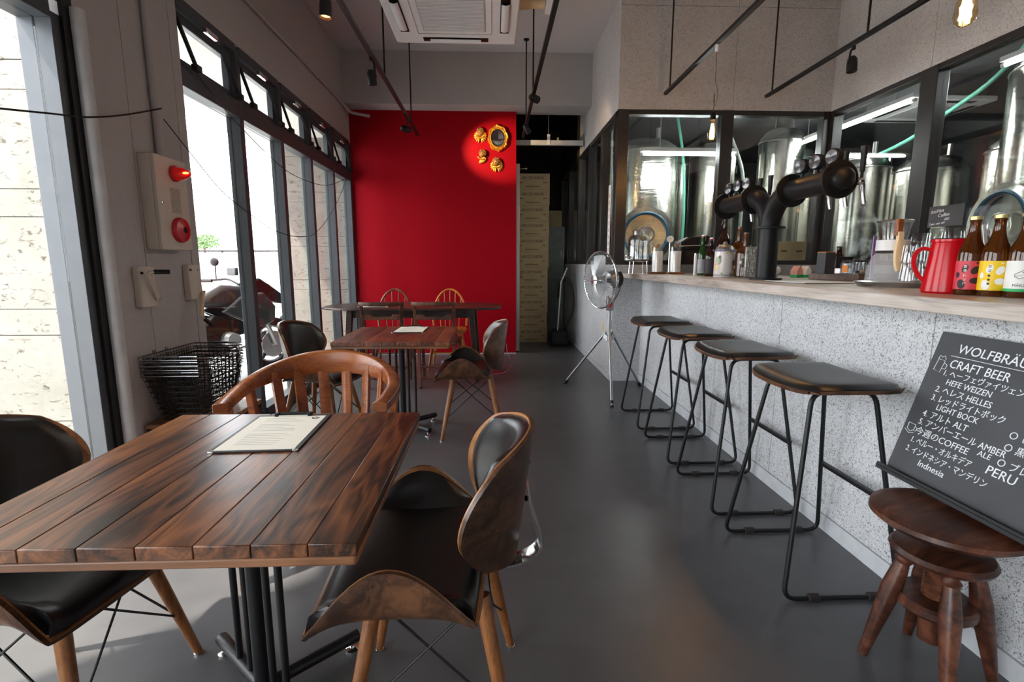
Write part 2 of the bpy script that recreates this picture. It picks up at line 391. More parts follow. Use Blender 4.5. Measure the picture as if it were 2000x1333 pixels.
def text(body, size, mt, parent, M, name='lettering', off=0, ext=.0004, align='LEFT', shear=0, wrap=None, sx=1):
    """flat lettering as a mesh; M places the text plane; wrap(x, y) bends it"""
    c = bpy.data.curves.new('t', 'FONT'); c.body = body; c.size = size; c.offset = off; c.extrude = ext; c.align_x = align; c.shear = shear; c.resolution_u = 3
    o = bpy.data.objects.new('t', c); col.objects.link(o); bpy.context.view_layer.update()
    me = bpy.data.meshes.new_from_object(o.evaluated_get(bpy.context.evaluated_depsgraph_get()))
    bpy.data.objects.remove(o); bpy.data.curves.remove(c)
    for v in me.vertices:
        p = V((v.co.x * sx, v.co.y, v.co.z)); v.co = wrap(p) if wrap else M @ p
    me.materials.clear(); me.materials.append(K[mt]); me.name = name
    q = bpy.data.objects.new(name, me); col.objects.link(q); q.parent = parent; return q

# ================================================================== SETTING
XL, XB, XH, YA, XW, YR, ZC = -1.755, 1.495, 1.20, 4.97, 3.27, 6.56, 3.64
def slab(name, x0, x1, y0, y1, z0, z1, m): o = MB().bx(x0, x1, y0, y1, z0, z1).build(name, m); o['kind'] = 'structure'; return o
slab('floor', XL - .18, XW + 5, -2.5, 11, -.12, 0, 'floor')
slab('ceiling', XL - .2, XW + .2, -2.6, 9.2, ZC, ZC + .15, 'ceil')
# ---- left wall with its pillar boards
wl = struct('wall_left')
for y0, y1, z0, z1 in ((2.335, 2.629, 0, ZC), (2.633, 3.020, 0, ZC), (3.024, 3.10, 0, ZC), (3.10, YR, 2.68, ZC), (-2.5, 2.335, 2.30, ZC)):
    MB().bx(XL - .2, XL, y0, y1, z0, z1).build('wall_panel', 'wall', wl)
MB().bx(XL - .2, XL - .006, 2.6, 3.05, 0, ZC).build('panel_backing', 'gasket', wl)
# ---- red wall, beam over it
slab('wall_back', XL, .305, YR, YR + .12, 0, ZC, 'red')
slab('trim_1', XL, XH + .0, 6.30, YR, 3.055, ZC, 'wall')
slab('trim_2', .300, XH, YR, YR + .12, 3.055, ZC, 'wall')
slab('baseboard_back', XL, .305, YR - .008, YR, 0, .012, 'skirt')
# ---- dark passage behind the red wall
slab('wall_passage_end', -.6, 1.3, 9.0, 9.1, 0, ZC, 'black_wall')
slab('wall_passage_left', -.1, 0, YR + .12, 9, 0, ZC, 'black_wall')
slab('ceiling_passage', -.1, XH, YR + .125, 9, 3.45, 3.5, 'black_wall')
# ---- wall beside the passage: low boards, glazed partition, upper boards
wp = struct('wall_partition_passage')
for y0, y1 in ((YA + .1, 6.1), (6.105, 7.6), (7.605, 9.0)):
    MB().bx(XH, XH + .09, y0, y1, 0, 1.18).build('wall_board', 'cement', wp)
for y0, y1, m in ((YA + .1, 6.1, 'cement2'), (6.103, 7.1, 'cement2'), (7.103, 9.0, 'black_wall')):
    MB().bx(XH, XH + .1, y0, y1, 2.64, ZC).build('wall_board', m, wp)
slab('baseboard_passage', XH - .008, XH, YA - .008, 9, 0, .06, 'skirt')
# ---- wall facing the bar end: low board, upper boards
wa = struct('wall_partition_bar_end')
MB().bx(XH, XB + .05, YA, YA + .09, 0, 1.18).build('wall_board', 'cement', wa)
MB().bx(XB + .05, XW, YA, YA + .09, 0, 1.18).build('wall_board', 'sink', wa)
for x0, x1 in ((XH, 2.302), (2.306, XW)):
    for z0, z1 in ((2.64, 3.545), (3.549, ZC)): MB().bx(x0, x1, YA, YA + .1, z0, z1).build('wall_board', 'cement2', wa)
slab('baseboard_bar_end', XH, XB, YA - .008, YA, 0, .06, 'skirt')
# ---- wall behind the bar
wb = struct('wall_partition_behind_bar')
for y0, y1 in ((3.862, YA), (2.6, 3.858), (1.3, 2.596), (-2.5, 1.296)):
    MB().bx(XW, XW + .1, y0, y1, 2.64, ZC).build('wall_board', 'cement2', wb)
    MB().bx(XW, XW + .09, y0, y1, 0, 1.18).build('wall_board', 'sink', wb)
# ---- glazed partitions: black frames and panes
def glazed(name, pts, axis, c, z0=1.18, z1=2.64, t=.045, d=.09):
    """frame posts at pts along an axis, panes between them"""
    g = struct(name)
    f = lambda a0, a1, b0, b1, za, zb: MB().bx(*((a0, a1, b0, b1) if axis == 'x' else (b0, b1, a0, a1)), za, zb)
    a, b = pts[0], pts[-1]
    f(a, b, c, c + d, z0, z0 + t).build('sill_rail', 'frame_in', g, .004); f(a, b, c, c + d, z1 - t, z1).build('head_rail', 'frame_in', g, .004)
    for p0, p1 in zip(pts[::2], pts[1::2]): f(p0, p1, c - .004, c + d, z0, z1).build('post', 'frame_in', g, .004)
    for p0, p1 in zip(pts[1:-1:2], pts[2:-1:2]): f(p0, p1, c + .04, c + .048, z0 + t, z1 - t).build('pane', 'glass2', g)
    return g
glazed('window_7', [XH - .002, XH + .105, 2.20, 2.32, XW - .07, XW + .002], 'x', YA)
glazed('window_8', [YA + .106, YA + .12, 5.62, 5.72, 6.35, 6.45, 7.1, 7.2, 8.0, 8.1, 8.9, 9.0], 'y', XH)
glazed('window_9', [-2.5, -2.4, -.3, -.2, 1.75, 1.86, 3.79, 3.94, YA - .05, YA - .002], 'y', XW)
# ---- bar front
bw = struct('wall_bar_front')
ys = [YA, 4.33, 3.43, 2.52, 1.62, .72, -.18, -1.08, -2.4]
for b, a in zip(ys, ys[1:]): MB().bx(XB, XB + .06, a + .003, b - .001, .075, 1.054).build('wall_board', 'cement', bw)
MB().bx(XB + .006, XB + .08, -2.4, YA - .002, 0, 1.054).build('backing', 'skirt', bw)
slab('baseboard_bar', XB - .006, XB + .05, -2.4, YA, 0, .072, 'skirt')
# ---- counter of long limed boards
ct = thing('bar_counter', 'long pale limed wood counter along the bar', 'counter', (1.28, YA - .002, 1.055))
for x0, x1 in ((0, .30), (.302, .62), (.622, 1.0)):
    MB().bx(x0, x1, -7.2, 0, 0, .045).build('plank', 'counter', ct, .004)
# ---- room behind the camera
slab('wall_front', XL - .2, XW + .1, -2.6, -2.5, 0, ZC, 'wall')
# ---- brewery beyond the glass
slab('wall_brewery_back', XH + .1, 8.3, 10.9, 11, 0, 3.7, 'brown_wall')
slab('wall_brewery_side', 8.2, 8.3, -2.5, 10.9, 0, 3.7, 'brown_wall')
slab('ceiling_brewery', XH + .1, 8.3, YA + .1, 11, 3.3, 3.4, 'brown_wall')
slab('ceiling_brewery_side', XW + .2, 8.3, -2.5, YA + .1, 3.3, 3.4, 'brown_wall')
slab('wall_brewery_passage', XH + .1, XH + .14, 9.0, 10.9, 0, 3.7, 'brown_wall')
slab('wall_brewery_front', XW + .1, 8.3, -2.6, -2.5, 0, 3.7, 'brown_wall')
# ---- street facade: five bays
posts = [3.10, 3.78, 4.47, 5.155, 5.845, 6.53]
for i in range(5):
    g = struct('window_%d' % (i + 1)); y0, y1 = posts[i] + (.03 if i else 0), posts[i + 1] - .03
    MB().bx(XL - .095, XL, y1, y1 + .06, 0, 2.66).build('post', 'frame', g, .003)
    MB().bx(XL - .072, XL - .064, y1 - .0015, y1, .1, 2.2).build('gasket', 'gasket', g)
    MB().bx(XL - .095, XL, y0, y1, 2.20, 2.31).build('transom_bar', 'frame', g, .003)
    MB().bx(XL - .095, XL + .004, y0, y1, 2.62, 2.68).build('head_rail', 'frame', g, .003)
    MB().bx(XL - .095, XL + .01, y0, y1, 0, .09).build('sill_rail', 'frame', g, .003)
    MB().bx(XL - .072, XL - .064, y0, y1, .09, 2.20).build('pane', 'glass', g)
    sx = XL - .05; s = MB()
    s.bx(sx - .02, sx + .02, y0 + .01, y0 + .055, 2.315, 2.615).bx(sx - .02, sx + .02, y1 - .055, y1 - .01, 2.315, 2.615)
    s.bx(sx - .02, sx + .02, y0 + .055, y1 - .055, 2.315, 2.36).bx(sx - .02, sx + .02, y0 + .055, y1 - .055, 2.56, 2.615)
    sh = s.build('vent_sash', 'frame', g, .002)
    MB().bx(sx - .004, sx + .004, y0 + .055, y1 - .055, 2.36, 2.56).build('vent_pane', 'glass', sh)
    for ya, yb in ((y0 + .035, y0 + .115), (y1 - .135, y1 - .03)):
        st = MB().tube([(sx + .03, ya, 2.57), (sx + .075, yb, 2.33)], (.008, .011), sec=RECT).build('stay_arm', 'black', g)
        MB().box((sx + .075, yb, 2.328), (.035, .055, .035)).build('stay_bracket', 'black', st, .003)
    MB().box((sx + .065, (y0 + y1) / 2, 2.60), (.03, .13, .03)).build('latch', 'chrome', g, .005)
MB_ = MB().bx(XL - .095, XL, 6.56, 6.62, 0, 2.68); MB_.build('trim_3', 'wall')['kind'] = 'structure'
# ---- glazed shop door beside the pillar
d = struct('door_1')
for x0, x1 in ((XL - .15, XL - .083), (XL - .077, XL - .01)): MB().bx(x0, x1, 2.25, 2.33, 0, 2.20).build('jamb', 'frame', d, .003)
MB().bx(XL - .085, XL - .075, 2.255, 2.33, 0, 2.2).build('gasket', 'gasket', d)
for x0, x1 in ((XL - .15, XL - .083), (XL - .077, XL - .01)): MB().bx(x0, x1, -2.5, 2.25, 2.175, 2.27).build('door_head', 'frame', d, .003)
MB().bx(XL - .19, XL - .01, -2.5, 2.235, 0, .08).build('door_sill', 'frame', d, .003)
MB().bx(XL - .01, XL + .005, 2.29, 2.345, 0, 2.3).build('jamb_cover', 'blackm', d)
MB().bx(XL - .01, XL + .005, -2.5, 2.29, 2.25, 2.31).build('head_cover', 'blackm', d)
for y0, y1 in ((-2.45, -.55), (-.45, 2.25)): MB().bx(XL - .084, XL - .076, y0, y1, .08, 2.175).build('pane', 'glass', d)
MB().bx(XL - .19, XL - .01, -.55, -.45, 0, 2.2).build('mullion', 'frame', d, .003)
# ---- outside: pavement, stone piers, an added sun blocker, soffit
pv = struct('pavement'); MB().bx(-40, XL - .19, -30, 60, -.15, -.035).build('street', 'street', pv)
pm = MB().bx(0, .294, 0, .294, -.034, -.012).build('paver', 'paver', pv, 0, (-2.246, 2.6, 0))
for i in range(6):
    for j in range(17):
        if i or j: inst(pm, 'paver', pv, (-2.246 - i * .3, 2.6 + j * .3, 0))
def pier(name, x0, x1, y0, y1, side):
    p = struct(name); z = -.03; k = 0
    MB().bx(x0 + .01, x1 - .01, y0 + .01, y1 - .01, -.03, 4.6).build('core', 'gasket', p)
    hs = [.33] + [.125, .43] * 9
    for h in hs:
        if z > 4.4: break
        e = rnd.uniform(-.002, .002)
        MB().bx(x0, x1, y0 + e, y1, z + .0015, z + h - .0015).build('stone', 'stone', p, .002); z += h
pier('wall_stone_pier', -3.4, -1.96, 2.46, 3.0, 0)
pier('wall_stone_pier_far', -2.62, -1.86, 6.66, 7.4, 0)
pier('wall_added_sun_blocker', -2.42, -1.98, .10, .60, 0)  # unseen pier, added to block sun and shape the floor patch
slab('ceiling_porch', -3.2, XL - .2, 2.6, 12, 2.75, 3.1, 'white_out')

# ================================================================== FURNITURE
# ---- plank tables on black iron bases
def plank_table(label, loc, sx, sy, n, mt, rz=0):
    t = thing('plank_table', label, 'table', loc, rz); h = .70
    wds = [1.] * n; wds[-1] = .86; wds[0] = .9; tot = sum(wds); x = -sx / 2
    for wd in wds:
        w = sx * wd / tot; MB().bx(-w / 2 + .0006, w / 2 - .0006, -sy / 2, sy / 2, -.026, 0).build('plank', mt, t, .002, (x + w / 2, 0, h)); x += w
    MB().prism(rrect(sx - .004, sy - .004, .008), h - .046, h - .027).build('under_board', 'tableedge', t, .004)
    MB().bx(-.16, .16, -.16, .16, h - .052, h - .046).build('mounting_plate', 'black', t)
    MB().cyl((0, 0, .045), (0, 0, h - .052), .021, n=18).build('pole', 'black', t)
    for a in (-.105, -.05, .05, .105):
        MB().cyl((a, -a * .85, .05), (a, -a * .85, h - .052), .0095, n=10).build('rod', 'black', t)
    for q in (1, -1):
        for e in (1, -1):
            p = V((.21 * e * q, .185 * e, .042))
            MB().tube([V((0, 0, .042)), p * .6 + V((0, 0, .0168)), p], .019, 12).build('foot_bar', 'black', t)
            MB().lathe([(.0, .0), (.021, .0), (.021, .006), (.007, .010), (.007, .026)], 14, (p.x * .93, p.y * .93, 0)).build('glide', 'chrome', t)
    return t
plank_table('dark stained plank table in front of the curved wooden armchair', (-.641, 1.243, 0), .785, .80, 8, 'plank')
plank_table('reddish plank table in the middle, between two leather shell chairs', (-.655, 3.55, 0), .755, .775, 7, 'plank2')

# ---- bentwood shell chair
def shell_chair(label, loc, rz):
    c = thing('shell_chair', label, 'chair', loc, rz, 'black leather bentwood shell chairs')
    def seat(u, v):
        h = .138 * max(0, math.cos(PI / 2 * v)) ** 1.1
        au = abs(u); q = max(0, (au - .62) / .38); x = math.copysign(.205 * min(1, au / .62) + .060 * math.sin(min(1, 1.25 * q) * PI / 2), u)
        y = .062 + (.178 + .022 * (1 - au)) * v
        z = .436 + h * q ** 1.35 + .006 * au * au - .016 * max(0, v) ** 3 * (1 - au * .6) + .010 * max(0, -v) ** 3
        return (x, y, z)
    MB().shell(seat, 40, 18, -.010, 0).build('seat_shell', 'walnut', c)
    MB().shell(lambda u, v: seat(u * 1.002, v * 1.002), 40, 18, 0, .004).build('seat_rim', 'edge', c)
    def puff(u, v): return .004 + .034 * (1 - max(abs(u), abs(v)) ** 7) ** .5 if max(abs(u), abs(v)) < 1 else .004
    MB().shell(lambda u, v: seat(u * .975, v * .965), 44, 22, .003, puff).build('seat_cushion', 'leather', c)
    def back(u, v):
        # square to rounded outline
        a = u * math.sqrt(max(0, 1 - v * v * .5)); b = v * math.sqrt(max(0, 1 - u * u * .5))
        a = a * .62 + u * .38 * (1 - .18 * v * v); b = b * .75 + v * .25
        x = .240 * a * (1 + (.06 if b > 0 else .26) * b); z = .632 + .176 * b
        y = -.226 + .145 * abs(a) ** 2.1 - .022 * b
        return (-x, y, z)
    MB().shell(back, 24, 20, -.010, 0).build('back_shell', 'walnut', c)
    MB().shell(back, 24, 20, 0, .004).build('back_rim', 'edge', c)
    MB().shell(lambda u, v: back(u * .955, v * .955), 26, 22, .003, lambda u, v: puff(u, v) * .95).build('back_cushion', 'leather', c)
    MB().tube(catmull([(0, -.242, .64), (0, -.250, .58), (0, -.272, .52), (0, -.272, .47), (0, -.215, .432), (0, -.12, .4225), (0, -.03, .4225)], 5), (.0025, .028), sec=RREC, up=(1, 0, 0)).xf(Matrix.Identity(4)).build('bracket', 'chrome', c)
    for s in (-.12, .12): MB().ell((0, -.238 if s > 0 else -.244, .60 if s > 0 else .70), (.008, .005, .008), 10, 6).build('screw', 'black', c)
    feet = {}
    for sx in (-1, 1):
        for sy in (-1, 1):
            a = V((.205 * sx, .205 * sy, .006)); b = V((.125 * sx, .125 * sy, .420)); feet[sx, sy] = (a, b)
            lg = MB().tube([a, a.lerp(b, .5), b], [.0115, .0165, .0195], 14).build('leg', 'legwood', c)
            MB().lathe([(.0, 0), (.013, 0), (.013, .006), (.008, .009)], 12, (a.x, a.y, 0)).build('glide', 'chrome', lg)
    for p, q in (((-1, -1), (1, -1)), ((-1, 1), (1, 1)), ((-1, -1), (-1, 1)), ((1, -1), (1, 1))):
        for e, f in ((p, q), (q, p)):
            a = feet[e][0].lerp(feet[e][1], .34); b = feet[f][1] + V((0, 0, -.006)); MB().cyl(a, b.lerp(a, .06), .0034, n=6).build('brace_wire', 'black', c)
    MB().bx(-.13, .13, -.13, .13, .412, .419).build('mounting_plate', 'black', c)
    return c
cA = shell_chair('black leather shell chair at the dark plank table, on the aisle side', (-.155, 1.205, 0), R(90))
for lab, loc, rz in (('black leather shell chair between the dark plank table and the glazed door', (-1.135, 1.225, 0), R(-93)),
                     ('black leather shell chair on aisle side of reddish middle table', (-.15, 3.47, 0), R(91)),
                     ('black leather shell chair between reddish middle table and the street windows', (-1.185, 3.42, 0), R(-101))):
    copy_tree(cA, loc=loc, rz=rz, label=lab)

# ---- captain's armchair with a bent rail
c = thing('captain_armchair', 'polished brown armchair with bent rail and slats behind the nearest plank table', 'chair', (-.684, 1.93, 0), 0)
def railp(t):
    a = PI * t                                    # 0 right arm ... pi left arm, the back at +y
    return V((.285 * math.cos(a), .20 * math.sin(a) ** .8 if math.sin(a) > 0 else 0, 0))
P = [V((.278, -.19, .690)), V((.290, -.10, .698)), V((.292, 0, .712))]
for k in range(1, 12):
    a = PI * k / 12; P.append(V((.288 * math.cos(a), .225 * math.sin(a), .716 + .062 * math.sin(a) ** 1.3)))
P += [V((-.292, 0, .712)), V((-.290, -.10, .698)), V((-.278, -.19, .690))]
path = catmull(P, 4); m = len(path)
sec = [(math.cos(a) if abs(math.cos(a)) < .8 else math.copysign(1, math.cos(a)), math.sin(a)) for a in [2 * PI * k / 16 for k in range(16)]]
sec = [(1, -.7), (1, .7), (.75, .95), (0, 1.05), (-.75, .95), (-1, .7), (-1, -.7), (-.7, -1), (.7, -1)]
rs = [(.027 - .007 * math.sin(PI * i / (m - 1)), .0190 + .030 * math.sin(PI * i / (m - 1)) ** 2.2) for i in range(m)]
MB().tube(path, rs, sec=sec, up=(0, 0, 1)).build('arm_rail', 'oldwood', c, .002)
for k in range(6):
    a = PI * (.20 + .12 * k); x, y = .262 * math.cos(a), .212 * math.sin(a)
    MB().tube([(x * .86, y * .93 - .01, .44), (x * .95, y * .99, .58), (x * 1.03, y * 1.02, .725 + .05 * math.sin(a))], [(.021, .008)] * 3, sec=RREC, up=(x, y, 0)).build('slat', 'oldwood', c)
for s in (-1, 1):
    MB().tube([(.272 * s, -.155, .445), (.275 * s, -.155, .675)], (.016, .016), sec=RREC).build('arm_post', 'oldwood', c)
    MB().tube([(.262 * s, .05, .44), (.287 * s, .045, .70)], (.014, .018), sec=RREC).build('arm_post', 'oldwood', c)
    MB().tube([(.235 * s, -.20, 0), (.225 * s, -.17, .41)], (.019, .019), sec=RREC).build('leg', 'oldwood', c)
    MB().tube([(.215 * s, .22, 0), (.195 * s, .17, .41)], (.019, .019), sec=RREC).build('leg', 'oldwood', c)
    MB().tube([(.232 * s, -.19, .15), (.210 * s, .205, .15)], (.010, .016), sec=RREC).build('stretcher', 'oldwood', c)
MB().prism(rrect(.52, .46, .07), .41, .445).build('seat', 'oldwood', c, .006)

# ---- boat-shaped dark table at the red wall
t = thing('boat_shaped_table', 'long dark table with boat-shaped top before the red wall', 'table', (-.815, 5.22, 0), R(-1))
out = []
for k in range(48):
    a = 2 * PI * k / 48; ca, sa = math.cos(a), math.sin(a)
    out.append((.905 * math.copysign(abs(ca) ** .62, ca), .39 * math.copysign(abs(sa) ** .42, sa) * (1 - .10 * abs(ca))))
MB().prism(out, .738, .762).build('tabletop', 'darkwood', t, .006)
for y in (-.22, .22): MB().bx(-.60, .60, y - .011, y + .011, .655, .738).build('apron', 'darkwood', t, .002)
for x in (-.60, .60): MB().bx(x - .011, x + .011, -.22, .22, .655, .738).build('apron', 'darkwood', t, .002)
for sx in (-1, 1):
    for sy in (-1, 1):
        MB().tube([(.66 * sx, .27 * sy, 0), (.60 * sx, .22 * sy, .737)], [(.017, .017), (.032, .032)], sec=RREC).build('leg', 'darkwood', t)

# ---- two dark low-back chairs in front of it, backs to the room
def lowback(label, loc, rz):
    c = thing('low_back_chair', label, 'chair', loc, rz, 'low back chairs at the boat-shaped table')
    for s in (-1, 1):
        MB().tube(catmull([(.155 * s, -.015, 0), (.165 * s, .02, .22), (.17 * s, .02, .43), (.175 * s, -.02, .62), (.185 * s, -.07, .815)], 4), (.0145, .0145), sec=RREC).build('back_leg', 'chairdark', c)
        MB().tube([(.185 * s, .38, 0), (.19 * s, .37, .42)], [(.012, .012), (.017, .017)], sec=RREC).build('front_leg', 'chairdark', c)
        MB().tube([(.16 * s, .01, .17), (.187 * s, .37, .17)], (.007, .010), sec=RREC).build('stretcher', 'chairdark', c)
        MB().lathe([(.0, 0), (.017, 0), (.017, .018), (.0, .018)], 12, (.155 * s, -.015, -.001)).build('foot_cap', 'blackm', c)
    for z in (.10, .21): MB().tube([(-.16, 0, z), (.16, 0, z)], (.007, .009), sec=RREC).build('stretcher', 'chairdark', c)
    MB().prism([(-.19, 0), (.19, 0), (.215, .40), (-.215, .40)], .42, .45).build('seat', 'chairdark', c, .008)
    n = 13; P = [V((.205 * (2 * k / (n - 1) - 1), -.085 + -.045 * (1 - (2 * k / (n - 1) - 1) ** 2) + .02, .822)) for k in range(n)]
    MB().tube(P, [(.012, .022 - .004 * abs(2 * k / (n - 1) - 1)) for k in range(n)], sec=RREC, up=(0, 0, 1)).build('top_rail', 'chairdark', c, .003)
    top = [(.165 * (2 * k / 16 - 1), .722 - .018 * math.sin(PI * k / 16) ** 3) for k in range(17)]; bot = [(.16, .665), (-.16, .665)]
    top = [(.168 * (1 - 2 * k / 16), .722 + (-.022 * (1 if .2 < k / 16 < .8 else 0))) for k in range(17)]
    MB().prism([(-.165, .672), (.165, .672)] + top, -.008, .008, Matrix(((1, 0, 0, 0), (0, 0, 1, -.048), (0, 1, 0, 0), (0, 0, 0, 1)))).build('lower_rail', 'chairdark', c, .002)
    return c
cL = lowback('dark low-back wooden chair at the boat-shaped table, before the brown hoop-back chair', (-1.035, 4.73, 0), R(1))
copy_tree(cL, loc=(-.545, 4.73, 0), rz=R(-2), label='dark low-back wooden chair at the boat-shaped table, before the orange hoop-back chair')

# ---- two hoop-back chairs against the red wall
def hoop(label, loc, rz, mt, ns):
    c = thing('hoop_back_chair', label, 'chair', loc, rz)
    H = [V((.20 * math.cos(a) * (1 if math.sin(a) > .1 else .96), .19 + .055 * (1 - abs(math.cos(a))) + .02, .46 + .43 * math.sin(a) ** .8)) for a in [PI * k / 24 for k in range(25)]]
    MB().tube(H, .0115, 10).build('hoop', mt, c)
    for k in range(ns):
        u = -1 + 2 * (k + 1) / (ns + 1); a = math.acos(u); q = V((.20 * u, .21 + .055 * (1 - abs(u)), .46 + .43 * math.sin(a) ** .8))
        MB().tube([(.155 * u, .185, .44), q], [.0055, .005], 8).build('spindle', mt, c)
    MB().prism([(x, y) for x, y in rrect(.42, .40, .12)], .425, .455).build('seat', mt, c, .008)
    for sx in (-1, 1):
        for sy in (-1, 1): MB().tube([(.205 * sx, .20 * sy, 0), (.17 * sx, .165 * sy, .2), (.135 * sx, .135 * sy, .43)], [.010, .016, .012], 10).build('leg', mt, c)
        MB().tube([(.175 * sx, -.17, .17), (.175 * sx, .17, .17)], .008, 8).build('stretcher', mt, c)
    MB().tube([(-.175, 0, .17), (.175, 0, .17)], .008, 8).build('stretcher', mt, c)
hoop('dark brown hoop-back spindle chair between table and red wall', (-1.14, 5.70, 0), R(2), 'hoopwood', 4)
hoop('bright orange hoop-back spindle chair between table and red wall', (-.515, 5.70, 0), R(-2), 'orangewood', 5)

# ---- clipboards with menus
def clipboard(label, loc, rz, group='menu clipboards on the tables'):
    c = thing('menu_clipboard', label, 'clipboard', loc, rz, group)
    MB().prism(rrect(.232, .325, .008), 0, .004).build('board', 'clipb', c, .001)
    pp = MB().bx(-.105, .105, -.155, .142, .0042, .0050).build('paper', 'paper', c)
    for k in range(17):
        if k in (3, 9): continue
        w = rnd.uniform(.05, .085); z = .115 - k * .0145; s = -.07
        MB().bx(s, s + w * 1.6, z, z + .0022, .0050, .00515).build('printed_line', 'print', pp)
    for x, y, r in ((.068, .122, .004), (.078, .126, .004), (.086, .120, .005), (.074, .112, .006), (.084, .109, .004)):
        MB().lathe([(0, .0050), (r, .0050), (r, .0052), (0, .0052)], 8, (x, y, 0)).build('printed_mark', 'blackm', pp)
    cl = MB().tube([(-.055, .152, .012), (.055, .152, .012)], .0045, 8).build('clip', 'blackm', c)
    MB().bx(-.055, .055, .140, .152, .006, .009).build('clip_plate', 'chrome', cl)
    for s in (-1, 1):
        MB().box((.052 * s, .146, .010), (.012, .018, .012)).build('clip_lug', 'blackm', cl, .002)
        MB().bx(.116 * s - (.014 if s > 0 else 0), .116 * s + (0 if s > 0 else .014), -.163, -.149, -.0002, .0046).build('corner_cap', 'chrome', c, .001)
    return c
k1 = clipboard('menu clipboard on the dark plank table', (-.647, 1.455, .7005), R(2))
copy_tree(k1, loc=(-.613, 3.752, .7005), rz=R(-1), label='menu clipboard on the reddish middle table')
copy_tree(k1, loc=(-1.19, 5.08, .7625), rz=R(86), label='menu clipboard on the dark boat-shaped table')

# ---- bar stools
def bar_stool(label, loc):
    c = thing('bar_stool', label, 'stool', loc, 0, 'black bar stools along the counter')
    for sy in (-1, 1):
        yb, yt = .228 * sy, .135 * sy
        P = fillet([(-.213, yb, .010), (.213, yb, .010), (.115, yt, .746), (-.115, yt, .746)], .05, 6, True)
        fr = MB().tube(P, .0085, 10, closed=True).build('sled_frame', 'black', c)
        for x in (-.10, .12): MB().box((x, yb, .0115), (.045, .024, .0225)).build('floor_clip', 'rubber', fr, .004)
    zf = .345; f = zf / .746; xr = .213 + (.115 - .213) * f; yr = .228 + (.135 - .228) * f
    MB().tube([(xr + .004, -yr - .004, zf), (xr + .004, yr + .004, zf)], (.007, .010), sec=RREC, up=(0, 0, 1)).build('footrest', 'black', c)
    MB().bx(-.07, .07, -.135, .135, .738, .748).build('seat_plate', 'black', c)
    def seat(u, v):
        p = u * math.sqrt(1 - .26 * v * v * v * v * u * u); q = v * math.sqrt(1 - .26 * u * u * u * u * v * v)
        return (.180 * p - .014 * max(0, -u) * (1 - v * v), .234 * q, .766 + .008 * v * v - .010 * max(0, -u) ** 4)
    MB().shell(seat, 16, 20, -.012, 0).build('seat_shell', 'walnut', c)
    MB().shell(lambda u, v: seat(u * .955, v * .955), 18, 22, 0, lambda u, v: .002 + .018 * max(0, 1 - max(abs(u), abs(v)) ** 8) ** .5).build('seat_pad', 'leather', c)
    return c
b0 = bar_stool('black bar stool with leather pad beside the chalkboard', (1.245, 1.812, 0))
for y, lab in ((2.425, 'second black bar stool from the chalkboard, along the counter'), (3.035, 'second black bar stool from the standing fan, along the counter'), (3.668, 'black bar stool with leather pad beside the standing fan')):
    copy_tree(b0, loc=(1.25, y, 0), label=lab)

# ---- turned screw stool
c = thing('screw_stool', 'dark turned wooden screw stool holding the chalkboard', 'stool', (1.285, 1.275, 0), R(20))
MB().lathe([(0, .448), (.10, .450), (.160, .460), (.182, .477), (.180, .490), (.155, .4985), (0, .4955)], 40).build('seat', 'stoolwood', c)
th = [(.034, .17)]; z = .17
while z < .45: th += [(.0345, z + .003), (.030, z + .007)]; z += .010
MB().lathe([(0, .10)] + [(.03, .10)] + th + [(.03, .45), (0, .45)], 22).build('screw', 'stoolwood', c)
MB().lathe([(.031, .352), (.09, .354), (.118, .364), (.124, .376), (.116, .388), (.08, .395), (.031, .397)], 34).build('collar_disc', 'stoolwood', c)
MB().lathe([(.031, .205), (.09, .205), (.098, .214), (.098, .232), (.09, .24), (.031, .24)], 30).build('lower_disc', 'stoolwood', c)
for k in range(4):
    a = R(45 + 90 * k); d = V((math.cos(a), math.sin(a), 0)); q = [(0, .013), (.06, .017), (.16, .023), (.24, .027), (.30, .022), (.325, .018), (.335, .024), (.345, .018), (.36, .016)]
    MB().tube([d * (.158 - z * .22) + V((0, 0, z)) for z, r in q], [r for z, r in q], 14).build('leg', 'stoolwood', c)

# ---- chalkboard menu standing on it, leaning on the bar front
c = thing('chalkboard_menu', 'black chalkboard beer and coffee menu on a ledge above the screw stool', 'chalkboard', (1.325, 1.565, .501))
tilt = math.atan2(.137, .465); L_ = .70; Hb = .485
